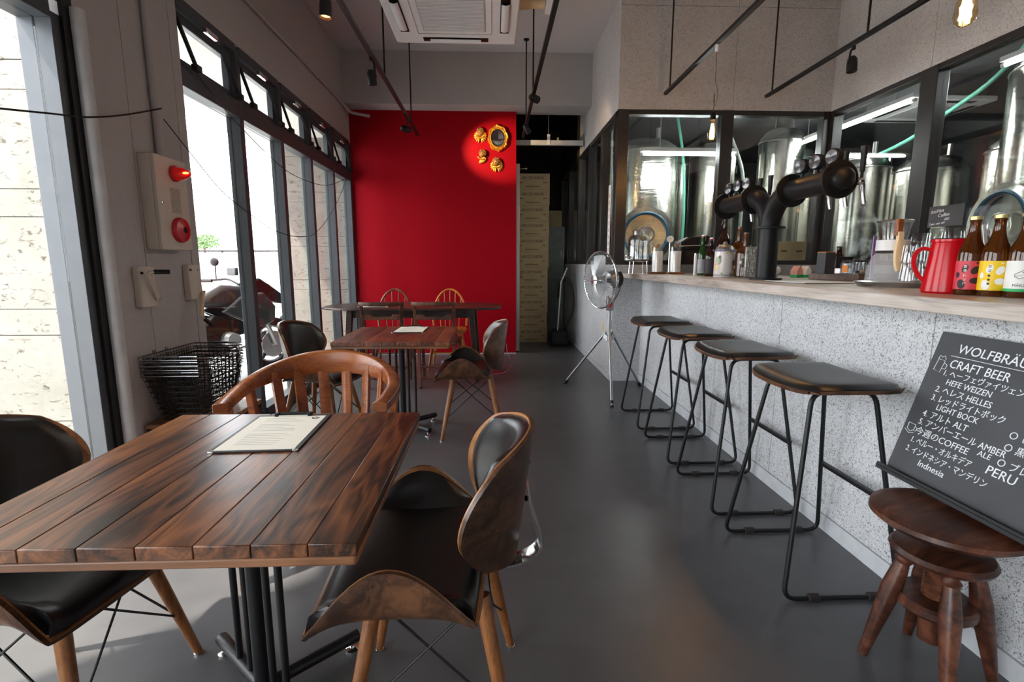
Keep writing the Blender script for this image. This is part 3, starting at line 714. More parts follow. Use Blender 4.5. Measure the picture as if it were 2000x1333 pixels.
# board plane: x = along the board towards the camera (-Y), y = up the board
ux = V((0, -1, 0)); uy = V((math.sin(tilt), 0, math.cos(tilt))); uz = ux.cross(uy)
BM = Matrix(((ux.x, uy.x, uz.x, .012), (ux.y, uy.y, uz.y, 0), (ux.z, uy.z, uz.z, .012), (0, 0, 0, 1)))
MB().bx(0, L_, 0, Hb, -.006, 0).xf(BM).build('board', 'slate', c, .001)
MB().bx(-.012, L_, -.012, .0, -.006, .028).bx(-.012, L_, 0, .010, .024, .028).xf(BM).build('ledge', 'blackm', c, .001)
def chalk(txt, x, y, s, rot=0, sx=1.): text(txt, s, 'chalk', c, BM @ Matrix.Translation((x, y, .0003)) @ Matrix.Rotation(R(rot), 4, 'Z'), 'chalk_lettering', off=0, shear=.06, sx=sx)
chalk('WOLFBRÄU M', .075, .425, .040, -2)
for x, y, s, tx in ((.072, .375, .036, 'CRAFT BEER'), (.062, .347, .024, '1. ヘーフェヴァイツェン'), (.085, .320, .025, 'HEFE WEIZEN'), (.060, .291, .026, '2. ヘレス HELLES'),
                    (.058, .262, .025, '3. レッドライトボック'), (.088, .236, .025, 'LIGHT BOCK'), (.052, .205, .027, '4. アルト ALT'), (.050, .176, .026, '5. アンバーエール AMBER'),
                    (.262, .150, .022, 'ALE'), (.052, .144, .027, '今週のCOFFEE'), (.048, .113, .025, '1. ペルー・オルキデア'), (.300, .112, .034, 'PERU'),
                    (.045, .081, .025, '2. インドネシア・マンデリン'), (.105, .050, .027, 'Indnesia'), (.318, .225, .025, '○ ヒ'), (.318, .19, .025, '○ 黒'), (.318, .145, .025, '○ ブレ')):
    chalk(tx, x - .004, y, s * 1.06, -1.5, (.80 if y < .12 else .90) if len(tx) > 9 else 1.)
def stroke(pts, r=.0009): MB().tube([BM @ V((x, y, .0006)) for x, y in pts], r, 5).build('chalk_drawing', 'chalk', c)
stroke([(.062, .412), (.36, .408)])
stroke([(.026, .395), (.022, .358), (.046, .353), (.050, .392), (.026, .395)]); stroke([(.050, .385), (.062, .380), (.060, .366), (.049, .366)])
stroke([(.024, .397), (.028, .407), (.036, .402), (.044, .408), (.051, .396)])
stroke([(.016, .170), (.017, .150), (.030, .143), (.042, .150), (.043, .168), (.016, .170)]); stroke([(.043, .162), (.053, .158), (.049, .148), (.041, .150)]); stroke([(.010, .146), (.028, .136), (.046, .142)])

# ================================================================== LEFT WALL FITTINGS
ab = thing('alarm_box', 'beige fire alarm box with red lamp and bell on the pillar', 'alarm', (XL, 2.776, 1.267))
MB().bx(0, .060, -.128, .128, 0, .472).build('case', 'beige', ab, .004)
MB().bx(.061, .082, -.128, .128, 0, .472).build('cover', 'beige', ab, .004)
MB().lathe([(0, .0), (.040, 0), (.042, .012), (.036, .018)], 24, (.082, .02, .395), (1, 0, 0)).build('lamp_base', 'redp', ab)
MB().lathe([(.034, .012), (.034, .03), (.029, .055), (.018, .078), (.006, .088), (0, .089)], 24, (.082, .02, .395), (1, 0, 0)).build('lamp_dome', 'reddome', ab)
MB().ell((.142, .005, .395), (.017, .008, .006), 10, 6).xf(Matrix.Translation((.018, -.012, 0))).build('lamp_glow', 'redlamp', ab)
MB().lathe([(0, 0), (.066, 0), (.066, .012), (.060, .024), (.030, .032), (.018, .033), (0, .033)], 36, (.082, .02, .105), (1, 0, 0)).build('bell', 'redp', ab)
MB().lathe([(0, .030), (.018, .030), (.016, .036), (0, .036)], 18, (.082, .02, .105), (1, 0, 0)).build('bell_boss', 'blackm', ab)
gr = MB()
for i in range(22):
    for j in range(10): gr.box((.0825, -.022 + j * .0085, .195 + i * .0058), (.001, .004, .0022))
gr.build('speaker_slots', 'blackm', ab)
MB().lathe([(0, 0), (.006, 0), (.006, .004), (0, .005)], 10, (.082, -.102, .235), (1, 0, 0)).build('lock', 'chrome', ab)
def crank(label, y, z, a):
    c = thing('window_crank', label, 'crank', (XL, y, z), 0, 'window cranks on the pillar')
    MB().prism([(0, -.045), (.035, -.045), (.052, -.01), (.052, .045), (0, .045)], -.1, .1).build('case', 'beige', c, .006)
    MB().lathe([(0, 0), (.007, 0), (.007, .003), (0, .003)], 10, (.040, -.034, .07), (.9, -.45, 0)).build('socket', 'blackm', c)
    for s in (-.008, .008): MB().box((.0525, .02 + s, .068), (.001, .004, .008)).build('mark', 'blackm', c)
    piv = V((.056, .03, -.06)); d = V((.16, math.cos(a), math.sin(a))).normalized()
    MB().cyl((.05, .03, -.06), (.072, .03, -.06), .009).build('pivot', 'chrome', c)
    MB().tube([piv + V((.01, 0, 0)), piv + d * .155], (.006, .011), sec=RREC).build('crank_arm', 'bamboo' if a < 0 else 'beige', c)
    e = piv + d * .155; h = V((.75, .62, 0)) if a > 0 else V((.55, .35, -.7))
    MB().cyl(e, e + h.normalized() * .02, .005).build('spindle', 'chrome', c); MB().cyl(e + h.normalized() * .02, e + h.normalized() * .085, .0115).build('grip', 'black', c)
crank('beige window crank with its handle folded up, under the alarm box', 2.565, 1.08, R(118))
crank('beige window crank with its handle hanging, next to the street windows', 2.965, 1.09, R(-118))
tag(MB().tube([(XL + .018, 2.355, 0), (XL + .018, 2.352, 2.25)], .028, 18).build('drain_pipe', 'pipe_grey'), 'grey vertical pipe between shop door and pillar', 'pipe')
tag(MB().tube([(XL + .020, 2.80, 1.741), (XL + .020, 2.805, 1.97), (XL + .020, 2.80, 2.05), (XL + .020, 2.80, ZC - .002)], .019, 14).build('conduit', 'wall'), 'grey conduit rising from the fire alarm box', 'conduit')
tag(MB().tube(fillet([(XL + .018, 2.9, 3.045), (XL + .018, 6.22, 3.045), (XL + .05, 6.42, 2.985), (XL + .28, 6.46, 2.955)], .06), .017, 10).build('wall_conduit', 'wall'), 'grey conduit along the wall above the street windows', 'conduit')
def cable(label, px, X, r=.0028):
    tag(MB().tube(catmull([hx(x, y, X) for x, y in px], 5), r, 6).build('cable', 'blackm'), label, 'cable')
cable('black cable sagging from the conduit across the shop door', [(-60, 205), (0, 212), (100, 222), (170, 229), (240, 225), (315, 212)], XL + .05, .004)
cable('thin black cable from conduit drooping over the street windows', [(320, 233), (375, 303), (432, 372), (485, 416), (540, 452), (590, 463), (622, 450), (655, 402), (677, 350)], XL + .03)
cable('thin black cable hanging from the vent stays of the street windows', [(372, 128), (400, 165), (455, 232), (540, 318), (590, 350), (640, 362), (682, 346)], XL + .024)

# ---- bench with stacked wire baskets
b = thing('low_bench', 'low wooden bench with black iron frame under the wire baskets', 'bench', (-1.575, 2.70, 0))
MB().bx(-.165, .20, -.235, .24, .375, .40).build('seat_board', 'bench', b, .004)
fr = MB()
for y in (-.22, .225):
    fr.tube([(-.15, y, 0), (-.15, y, .375)], (.011, .011), sec=RECT).tube([(.185, y, 0), (.185, y, .375)], (.011, .011), sec=RECT).tube([(-.15, y, .362), (.185, y, .362)], (.011, .011), sec=RECT)
for x in (-.15, .185): fr.tube([(x, -.22, .362), (x, .225, .362)], (.011, .011), sec=RECT)
fr.build('iron_frame', 'black', b)
def basket(label, loc):
    c = thing('wire_basket', label, 'basket', loc, 0, 'stacked wire baskets on the bench')
    h = .255; w = .0017
    def ring(t, k=1.):   # chamfered ring at height fraction t
        a, d = .105 + .050 * t, .165 + .060 * t; q = .05 * t + .01; z = h * t
        return [V((x, y, z)) for x, y in ((-a, -d), (a - q, -d), (a, -d + q), (a, d - q), (a - q, d), (-a, d))]
    MB().tube(ring(1.), w * 1.5, 5, True).tube([p + V((0, 0, -.018)) for p in ring(1.)], w * 1.3, 5, True).build('rim', 'black', c)
    m = MB()
    for k in range(8): m.tube(ring(k / 8 * .95), w, 4, True)
    A, B = ring(0), ring(1)
    for i in range(6):
        a0, a1, b0, b1 = A[i], A[(i + 1) % 6], B[i], B[(i + 1) % 6]; n = max(2, int((b0 - b1).length / .022))
        for k in range(n): m.tube([a0.lerp(a1, k / n), b0.lerp(b1, k / n)], w * .8, 4)
    for k in range(9): x = -.1 + .2 * k / 8; m.tube([(x, -.16, 0), (x, .16, 0)], w, 4)
    m.build('wire_mesh', 'black', c)
    for s in (-1, 1):
        y = -.232 if s < 0 else .228
        MB().tube([(-.15, y, h + .004), (.13, y, h + .004)], .0022, 5).tube([(-.15, y, h - .014), (.13, y, h - .014)], .0022, 5).build('handle_wire', 'alu', c)
        MB().tube([(-.06, y, h + .004), (.045, y, h + .004)], .005, 8).build('coil_grip', 'black', c)
    MB().torus((-.155, -.11, h + .008), (1, 0, 0), .008, .0018, 12, 5).torus((-.155, -.01, h + .008), (1, 0, 0), .008, .0018, 12, 5).build('hook_ring', 'black', c)
    return c
k0 = basket('black wire basket on the bench, lowest of its nested stack', (-1.59, 2.71, .402))
for i, (dz, lab) in enumerate(((.030, 'second lowest of the nested stack'), (.052, 'second highest of the nested stack'), (.082, 'topmost of the nested stack'))):
    copy_tree(k0, loc=(-1.59 + .002 * i, 2.71 - .004 * i, .402 + dz), label='black wire basket on the bench, ' + lab)

# ================================================================== CEILING
ac = thing('ceiling_air_conditioner', 'white four-way cassette air conditioner hanging from the ceiling', 'air conditioner', (-.295, 4.14, 3.05))
MB().bx(-.42, .42, -.42, .42, .05, ZC - 3.05).build('body', 'alu', ac, .01)
MB().prism(rrect(1.01, .98, .03), .0, .05).build('panel', 'white', ac, .012)
g = MB().bx(-.25, .25, -.25, .25, -.004, 0).build('intake_grille', 'grille', ac, .002)
gs = MB()
for k in range(24): gs.bx(-.24, .24, -.24 + k * .0205, -.232 + k * .0205, -.0055, -.004)
gs.build('grille_slats', 'white', g)
MB().bx(-.30, .30, -.30, -.296, -.003, 0).bx(-.30, .30, .296, .30, -.003, 0).bx(-.30, -.296, -.3, .3, -.003, 0).bx(.296, .30, -.3, .3, -.003, 0).build('panel_seam', 'print', ac)
for k in range(4):
    M = Matrix.Rotation(PI / 2 * k, 4, 'Z')
    MB().bx(-.27, .27, .365, .435, -.003, .0).xf(M).build('vent_slot', 'blackm', ac)
    MB().shell(lambda u, v: (-.21 * u, .402 + .028 * v, -.010 - .008 * (1 - v * v)), 4, 6, 0, .004).xf(M).build('vent_flap', 'white', ac)
tag(MB().tube(catmull([(.115, 4.25, 3.2), (.2, 4.25, 3.19), (.32, 4.25, 3.2), (.42, 4.25, 3.2)], 5), .036, 12).build('insulated_pipe', 'bamboo'), 'wrapped refrigerant pipe at the side of the air conditioner', 'pipe')
tag(MB().tube([(.455, 4.32, 3.2), (.455, 2.4, 3.2)], (.03, .045), sec=RREC).build('pipe_duct', 'white'), 'white duct running beside the air conditioner', 'duct')
ZT = 2.74
def spot(px, py, X, aim, label, lit=0, colr=(1, .62, .32), inner='chrome', ang=42):
    p = hx(px, py, X); c = thing('track_spotlight', label, 'spotlight', (X, p.y, ZT - .02), 0, 'black track spotlights')
    o = V((X, p.y, ZT - .02)); q = V((0, 0, p.z - o.z)); d = (V(aim) - (o + q)).normalized()
    top = q - d * .045; bot = q + d * .052
    MB().cyl((0, 0, 0), (0, 0, -.022), .014).build('adapter', 'black', c)
    side = d.cross(V((0, 0, 1))); side = (side.normalized() if side.length > .05 else V((1, 0, 0))) * .036
    MB().tube(catmull([V((0, 0, -.02)), V((0, 0, -.02)) + side * .6 + V((0, 0, -.015)), (q + side) * .8, q + side], 4), (.003, .007), sec=RREC).build('yoke', 'black', c)
    MB().lathe([(0, -.058), (.018, -.054), (.031, -.036), (.034, 0), (.034, .05), (.030, .052), (.029, .035), (0, .034)], 22, q, d).build('head', 'black', c)
    MB().lathe([(0, .036), (.027, .036), (.027, .038), (0, .039)], 18, q, d).build('lens', 'tubein' if lit else inner, c)
    if lit:
        L = bpy.data.lights.new('spot_beam', 'SPOT'); L.energy = lit; L.color = colr; L.spot_size = R(ang); L.spot_blend = .7; L.shadow_soft_size = .02
        lo = bpy.data.objects.new('spot_beam', L); col.objects.link(lo); lo.parent = c; lo.location = q + d * .058
        lo.rotation_euler = d.to_track_quat('-Z', 'Y').to_euler()
    return c
def track(label, X, y0, y1, rods):
    c = thing('lighting_track', label, 'track', (X, y1, ZT), 0, 'black lighting tracks')
    MB().tube([(0, 0, 0), (0, y0 - y1, 0)], (.016, .013), sec=RECT).build('rail', 'black', c, .002)
    for y in rods:
        rd = MB().cyl((0, y - y1, .013), (0, y - y1, ZC - ZT - .02), .0075, n=10).build('hanger_rod', 'black', c)
        MB().lathe([(0, ZC - ZT), (.032, ZC - ZT), (.030, ZC - ZT - .012), (.010, ZC - ZT - .022), (0.008, ZC - ZT - .022)], 18, (0, y - y1, 0)).build('canopy', 'black', rd)
track('black lighting track nearest the street windows', -.90, .2, 6.44, (5.95, 4.55, 2.2))
track('black lighting track down the middle, ending at the dark passage', .388, .2, 6.50, (5.95, 4.95, 2.2))
track('black lighting track above the counter, holding the glowing pendants', 1.60, .2, 4.84, (4.72, 3.22, 1.3))
track('black lighting track above the space behind the bar', 2.57, .2, 4.88, (4.78, 3.6, 1.6))
spot(636, 15, -.90, (-1.0, 2.9, 0), 'black spotlight lit orange on the track by the windows', 12)
spot(726, 152, -.90, (-.75, 4.6, 0), 'black spotlight tilted towards the middle plank table')
spot(792, 252, -.90, (.06, 6.56, 2.58), 'black spotlight aimed at the gilded mirror', 85, (1, .72, .40), ang=36)
spot(1043, 192, .388, (1.2, 5.6, 2.6), 'black spotlight aimed at the upper cement boards', 10, (1, .66, .36), ang=40)
spot(1029, 252, .388, (.9, 6.2, 2.0), 'black spotlight hanging before the dark passage')
spot(1664, 126, 2.57, (2.6, 3.6, 0), 'black spotlight behind the bar over the beer tower')
def pendant(label, Y, px, py, loop):
    p = hx(px, py, 1.60); c = thing('pendant_bulb', label, 'lamp', (1.60, p.y, ZT - .013), 0, 'pendant bulbs over the counter'); zb = p.z - ZT + .013
    MB().cyl((0, 0, 0), (0, 0, -.045), .013).build('plug', 'white', c)
    P = [(0, 0, -.045), (.003, 0, zb * .4)]
    if loop: P += [(0, -.035, zb * .5), (0, -.055, zb * .62), (0, -.03, zb * .72), (0, .004, zb * .66), (.004, .006, zb * .55), (.004, .004, zb * .66)]
    P += [(0, 0, zb + .12)]
    MB().tube(catmull(P, 5), .0022, 6).build('cord', 'traywood', c)
    MB().lathe([(0, zb + .125), (.012, zb + .122), (.019, zb + .105), (.019, zb + .07), (0, zb + .07)], 16).build('socket', 'blackm', c)
    MB().lathe([(.014, zb + .07), (.016, zb + .06), (.030, zb - .005), (.033, zb - .035), (.029, zb - .055), (.016, zb - .066), (0, zb - .068)], 22).build('bulb', 'bulbglass', c)
    f = MB()
    for k in range(6):
        a = PI / 3 * k; f.tube([(.006 * math.cos(a), .006 * math.sin(a), zb + .045), (.015 * math.cos(a), .015 * math.sin(a), zb - .045)], .0030, 6)
    f.build('filament', 'filament', c)
    L = bpy.data.lights.new('bulb_glow', 'POINT'); L.energy = 6; L.color = (1, .56, .22); L.shadow_soft_size = .02
    lo = bpy.data.objects.new('bulb_glow', L); col.objects.link(lo); lo.parent = c; lo.location = (0, 0, zb)
pendant('glowing pendant bulb with looped cord by the brewery glass corner', 3.7, 1391, 255, True)
pendant('glowing pendant bulb over the counter by the red jug', 1.8, 1888, 8, False)

# ================================================================== RED WALL ORNAMENTS
mi = thing('gilded_mirror', 'small oval mirror in scrolled gilt frame on the red wall', 'mirror', (.078, YR, 2.735))
def gil(k, n=64): a = 2 * PI * k / n; w = 1 + .045 * math.sin(8 * a + .6) + .02 * math.sin(20 * a); return a, w
ring = []
MB().lathe([(0, 0), (.105, 0), (.105, .006), (0, .006)], 40, (0, -.03, 0), (0, -1, 0)).build('backing', 'blackm', mi)
m = MB(); n = 72; sec = [(.86, -.02), (1.22, -.004), (1.30, -.022), (1.18, -.050), (1.02, -.040), (.93, -.052), (.84, -.036)]
for k in range(n):
    a, w = gil(k, n)
    for j, (s, y) in enumerate(sec):
        ww = w if j in (1, 2, 3) else 1; bump = .006 * math.sin(24 * a + j) if j in (3, 5) else 0
        m.v.append((.098 * s * ww * math.cos(a), y + bump, .122 * s * ww * math.sin(a)))
q = len(sec); m.f = [(k * q + j, k * q + (j + 1) % q, ((k + 1) % n) * q + (j + 1) % q, ((k + 1) % n) * q + j) for k in range(n) for j in range(q)]
m.build('frame', 'gold', mi)
MB().ell((0, -.034, 0), (.086, .004, .107), 32, 8).build('glass', 'mirror', mi)
def cherub(label, x, z, tilt, wings):
    c = thing('cherub_head', label, 'ornament', (x, YR, z), 0, 'gilt cherub heads on the red wall', (0, R(tilt), 0))
    MB().ell((0, -.040, .012), (.038, .036, .046)).build('head', 'bronze', c)
    hm = MB()
    for k in range(11):
        a = R(-25 + 23 * k); hm.ell((.036 * math.cos(a), -.040 - .008 * (k % 2), .022 + .036 * math.sin(a)), (.013, .014, .013), 8, 5)
    hm.build('curls', 'bronze', c)
    MB().ell((0, -.078, .008), (.007, .008, .010), 8, 5).ell((-.016, -.072, .0), (.011, .006, .010), 8, 5).ell((.016, -.072, .0), (.011, .006, .010), 8, 5).ell((0, -.074, -.016), (.010, .005, .005), 8, 5).build('face', 'bronze', c)
    for s in wings:
        w = MB()
        for k in range(7):
            a = R(-82 + 20 * k) if len(wings) > 1 else R(-95 + 13 * k); l = .085 - .004 * k
            w.ell((s * (.012 + .5 * l * math.cos(a) * .9), -.018 - .002 * k, -.035 + .5 * l * math.sin(a) * .6 + (.004 * k)), (l * .55, .010, .012), 10, 6, Matrix.Rotation(-a * s if s > 0 else a + PI, 3, 'Y'))
        w.build('wing', 'gold', c)
    r = MB()
    for k in range(7): r.ell((-.036 + .012 * k, -.035, -.040 - .010 * math.sin(PI * k / 6)), (.011, .016, .012), 8, 5)
    r.build('ruff', 'gold', c)
cherub('gilt cherub head with spread wings left of the oval mirror', -.143, 2.785, 0, (-1, 1))
cherub('gilt cherub head with one long downward wing', -.125, 2.53, 22, (1, -1)[:1])
cherub('curly gilt cherub head below the oval mirror', .055, 2.435, -6, (-1, 1))

# ================================================================== PASSAGE
dr = struct('door_2')
MB().bx(.312, .358, YR + .13, 7.45, .012, 2.46).build('leaf', 'steel2', dr, .003)
for z in (1.0, 1.06): MB().tube([(.358, 6.76, z), (.40, 6.76, z), (.405, 6.80, z)], .010, 8).build('handle', 'chrome', dr)
MB().tube([(.34, 6.72, 2.40), (.44, 6.72, 2.405)], .006, 8).build('closer_arm', 'chrome', dr); MB().ell((.445, 6.72, 2.405), (.012, .012, .012), 10, 6).build('closer_stop', 'chrome', dr)
for k in range(11):
    last = k == 10; dx = (.004, -.003, .002, 0, -.004, .003, 0, .002, -.002, .001, 0)[k]; h = .2255
    place = ('lowest in the stack', 'second from the floor', 'third from the floor', 'fourth from the floor', 'fifth from the floor', 'sixth and middle of the stack', 'fifth from the top', 'fourth from the top', 'third from the top', 'second from the top', 'topmost of the stack')[k]
    c = thing('carton', 'printed brown carton by the steel door, ' + place, 'box', (.595 + dx + .002 * k, 7.68, k * h), R(dx * 200), 'stacked cartons in the passage')
    MB().bx(-.225, .225, -.17, .17, .0005, h - .001).build('case', 'card', c, .003)
    Mt = Matrix(((1, 0, 0, 0), (0, 0, -1, -.171), (0, 1, 0, 0), (0, 0, 0, 1)))
    text('AB C27 KB330', .052, 'ink', c, Mt @ Matrix.Translation((-.185, .145, 0)), 'print', .0005)
    for x0, x1, z in ((-.21, -.14, .09), (.13, .20, .09), (-.12, .09, .036)):
        for q in range(int((x1 - x0) / .018)): MB().bx(x0 + q * .018, x0 + q * .018 + .012, -.1712, -.1702, z, z + .014).build('print', 'ink', c)
    MB().bx(-.225, .225, -.0015, .0015, h - .001, h - .0005).build('tape', 'bamboo', c)
cb = thing('storage_cabinet', 'pale grey cabinet deep in the dark passage', 'cabinet', (.98, 8.5, 0))
MB().bx(-.16, .2, -.2, .2, 0, 1.78).build('body', 'vinylgrey', cb, .004)
for z0, z1 in ((.03, .9), (.92, 1.75)):
    dd = MB().bx(-.15, .19, -.215, -.2, z0, z1).build('door', 'vinylgrey', cb, .003); MB().bx(.14, .15, -.23, -.215, (z0 + z1) / 2 - .05, (z0 + z1) / 2 + .05).build('handle', 'chrome', dd)
c = thing('carton', 'plain brown carton on top of the grey cabinet', 'box', (.98, 8.5, 1.781)); MB().bx(-.13, .16, -.15, .15, 0, .26).build('case', 'card', c, .003); MB().bx(-.13, .16, -.012, .012, .26, .2605).build('tape', 'bamboo', c)
vc = thing('vacuum_cleaner', 'black vacuum cleaner with looped hose standing in the passage', 'vacuum', (.96, 7.15, 0), R(-8))
MB().prism(rrect(.26, .26, .06), .03, .24).build('body', 'blackm', vc, .02)
for s in (-1, 1): MB().cyl((.10 * s, .08, .04), (.13 * s, .08, .04), .04).build('wheel', 'rubber', vc)
MB().tube(catmull([(.05, 0, .23), (.12, -.05, .35), (.19, -.06, .55), (.17, -.02, .85), (.08, 0, .98), (0, .02, .9), (-.02, .0, .7)], 6), .022, 10).build('hose', 'rubber', vc)
MB().cyl((-.03, -.06, .10), (.02, -.02, .95), .014).build('wand', 'alu', vc)
MB().tube([(.02, -.02, .93), (.10, -.02, 1.13)], (.010, .022), sec=RREC).build('handle', 'alu', vc)
pt = thing('overhead_trunking', 'grey trunking crossing the top of the dark passage', 'pipe', (.75, 6.75, 2.73))
MB().bx(-.44, .43, -.025, .025, -.03, .03).build('duct', 'pipe_grey', pt, .004)
hr = MB().cyl((-.02, 0, .03), (-.02, 0, .71), .004).build('hanger_rod', 'alu', pt); MB().bx(-.04, .0, -.032, -.026, -.03, .10).build('hanger_plate', 'white', pt, .002)
MB().cyl((.10, -.03, .03), (.10, -.03, .06), .012).build('valve', 'capgold', pt)

# ================================================================== STANDING FAN
fx, fy = 1.065, 4.50
f = thing('standing_fan', 'silver pedestal fan with wire guard beside the bar end', 'fan', (fx, fy, 0))
for px_, py_ in ((.716, 4.857), (.997, 4.035), (1.44, 4.72)):
    p = V((px_ - fx, py_ - fy, .012)); lg = MB().cyl(p, p.normalized() * .035 + V((0, 0, .565)), .0115, n=12).build('tripod_leg', 'alu', f)
    MB().cyl(p + V((0, 0, -.012)), p.lerp(V((0, 0, .56)), .06), .016, n=12).build('rubber_foot', 'black', lg)
    MB().tube([V((0, 0, .50)), p.normalized() * .05 + V((0, 0, .535))], (.012, .02), sec=RECT).build('leg_bracket', 'alu', f)
MB().cyl((0, 0, .44), (0, 0, .78), .016, n=16).build('column', 'alu', f); MB().cyl((0, 0, .60), (0, 0, .68), .022, n=16).build('clamp', 'alu', f)
MB().bx(-.03, .03, -.028, .028, .77, .90).build('switch_box', 'alu', f, .006); MB().bx(-.012, .012, -.030, -.027, .80, .84).build('switch', 'redp', f, .002)
nrm = V((-.925, -.375, -.03)).normalized(); hub = V((-.035, -.0, 1.05)); ctr = hub + nrm * .075
MB().lathe([(0, -.16), (.045, -.155), (.075, -.12), (.078, -.05), (.06, -.01), (0, 0)], 24, hub, nrm).build('motor', 'alu', f)
MB().lathe([(.079, -.125), (.083, -.12), (.083, -.085), (.079, -.08)], 24, hub, nrm).build('motor_band', 'black', f)
MB().cyl((0, 0, .89), hub + nrm * -.04, .020).build('neck', 'alu', f)
M3 = V((0, 0, 1)).rotation_difference(nrm).to_matrix()
gd = MB(); Rg = .255
prof = [(.045, .062), (.10, .060), (.18, .050), (.23, .030), (.252, .004), (.252, -.004), (.23, -.040), (.17, -.062), (.07, -.068)]
for k in range(64):
    a = 2 * PI * k / 64; ca, sa = math.cos(a), math.sin(a)
    gd.tube([ctr + M3 @ V((r * ca, r * sa, z)) for r, z in prof], .0017, 4)
for r, z in ((.10, .060), (.17, .052), (.10, -.066), (.2, -.052)): gd.torus(ctr + nrm * z, nrm, r, .0013, 36, 4)
gd.build('wire_guard', 'alu', f); MB().torus(ctr, nrm, .254, .006, 48, 8).build('guard_ring', 'chrome', f)
MB().lathe([(0, .066), (.046, .064), (.05, .058), (0, .056)], 24, ctr, nrm).build('guard_badge', 'chrome', f)
for k in range(3):
    a = 2 * PI * k / 3 + .4
    def bl(u, v, a=a):
        r = .04 + .18 * (u + 1) / 2; w = .85 * (.55 + .45 * math.sin(PI * (u + 1) / 2 * .8 + .3)); b_ = a + v * .48 * w
        return ctr + M3 @ V((r * math.cos(b_), r * math.sin(b_), .018 * v))
    MB().shell(bl, 8, 8, -.001, .001).build('blade', 'grille', f)
MB().cyl(ctr - nrm * .05, ctr + nrm * .03, .035, n=18).build('blade_hub', 'alu', f)
hd = ctr + nrm * .075; sd_ = nrm.cross(V((0, 0, 1))).normalized()
MB().tube([hd - sd_ * .13, hd + sd_ * .10], .006, 8).build('carry_bar', 'alu', f); MB().cyl(hd - sd_ * .155, hd - sd_ * .12, .012).build('bar_knob', 'alu', f)
MB().tube(catmull([(.06, .03, 1.03), (.10, .05, .97), (.06, .04, .88), (.035, .03, .83)], 5), .004, 6).build('power_cord', 'black', f)
ou = thing('wall_outlet', 'small switch plate on the low passage wall behind the fan', 'outlet', (XH, 5.35, .50)); MB().bx(-.006, 0, -.035, .035, -.06, .06).build('plate', 'bamboo', ou, .002); MB().bx(-.009, -.006, -.012, .012, -.03, .03).build('rocker', 'beige', ou, .002)

# ================================================================== BEER TOWER
ZK = 1.1002
def cx(px, Y): return hy(px, 530, Y).x
t = thing('beer_tower', 'black pipe beer tower with six gauges on the counter', 'beer tower', (1.62, 2.93, ZK))
ZA = .485; rp = .055
MB().lathe([(0, 0), (.088, 0), (.088, .010), (rp, .012), (rp, .30)], 32).build('column', 'blackm', t)
MB().lathe([(rp, .295), (.088, .295), (.088, .307), (rp, .307)], 32).build('flange', 'blackm', t, .002)
for s in (-1, 1):
    MB().tube(catmull([(0, 0, .30), (0, .015 * s, .36), (0, .055 * s, .42), (0, .11 * s, .462), (0, .17 * s, ZA), (0, .20 * s, ZA)], 5), rp, 28).build('elbow', 'blackm', t)
    MB().cyl((0, .19 * s, ZA), (0, .60 * s, ZA), rp, n=32).build('arm', 'blackm', t)
    for a in (.19, .565): 
        fl = MB().cyl((0, a * s, ZA), (0, (a + .013) * s, ZA), .088, n=36).build('flange', 'blackm', t, .002)
        for k in range(4):
            b = R(45 + 90 * k); MB().cyl((.073 * math.cos(b), (a - .004) * s, ZA + .073 * math.sin(b)), (.073 * math.cos(b), (a + .018) * s, ZA + .073 * math.sin(b)), .007, n=8).build('bolt', 'blackm', fl)
    MB().lathe([(.052, 0), (.050, .012), (.036, .024), (0, .029)], 28, (0, .60 * s, ZA), (0, s, 0)).build('end_cap', 'blackm', t)
    for k, a in enumerate((.28, .40, .525)):
        g = MB().lathe([(0, .016), (.034, .016), (.038, .010), (.038, -.016), (.03, -.022), (0, -.022)], 28, (-.005, a * s, ZA + rp + .055), (-.96, -.25, 0)).build('gauge', 'blackm', t)
        MB().lathe([(0, .0175), (.031, .0170), (.031, .0166), (0, .0165)], 24, (-.005, a * s, ZA + rp + .055), (-.96, -.25, 0)).build('gauge_glass', 'dial', g)
        MB().cyl((-.0, a * s, ZA + rp - .004), (0, a * s, ZA + rp + .03), .010).build('gauge_stem', 'blackm', g)
        fc = MB().lathe([(0, 0), (.013, 0), (.013, .075), (.018, .075), (.018, .092), (0, .092)], 14, (rp - .004, a * s, ZA), (1, 0, 0)).build('faucet', 'chrome', t)
        MB().tube(catmull([(rp + .08, a * s, ZA), (rp + .092, a * s, ZA - .02), (rp + .104, a * s, ZA - .080), (rp + .110, a * s, ZA - .105)], 4), [.013] * 6 + [.010] * 7, 12).build('spout', 'chrome', fc)
        MB().lathe([(0, 0), (.007, 0), (.007, .03), (.011, .032), (.015, .14), (.016, .148), (0, .148)], 14, (rp + .085, a * s, ZA + .012)).build('tap_handle', 'black', fc)

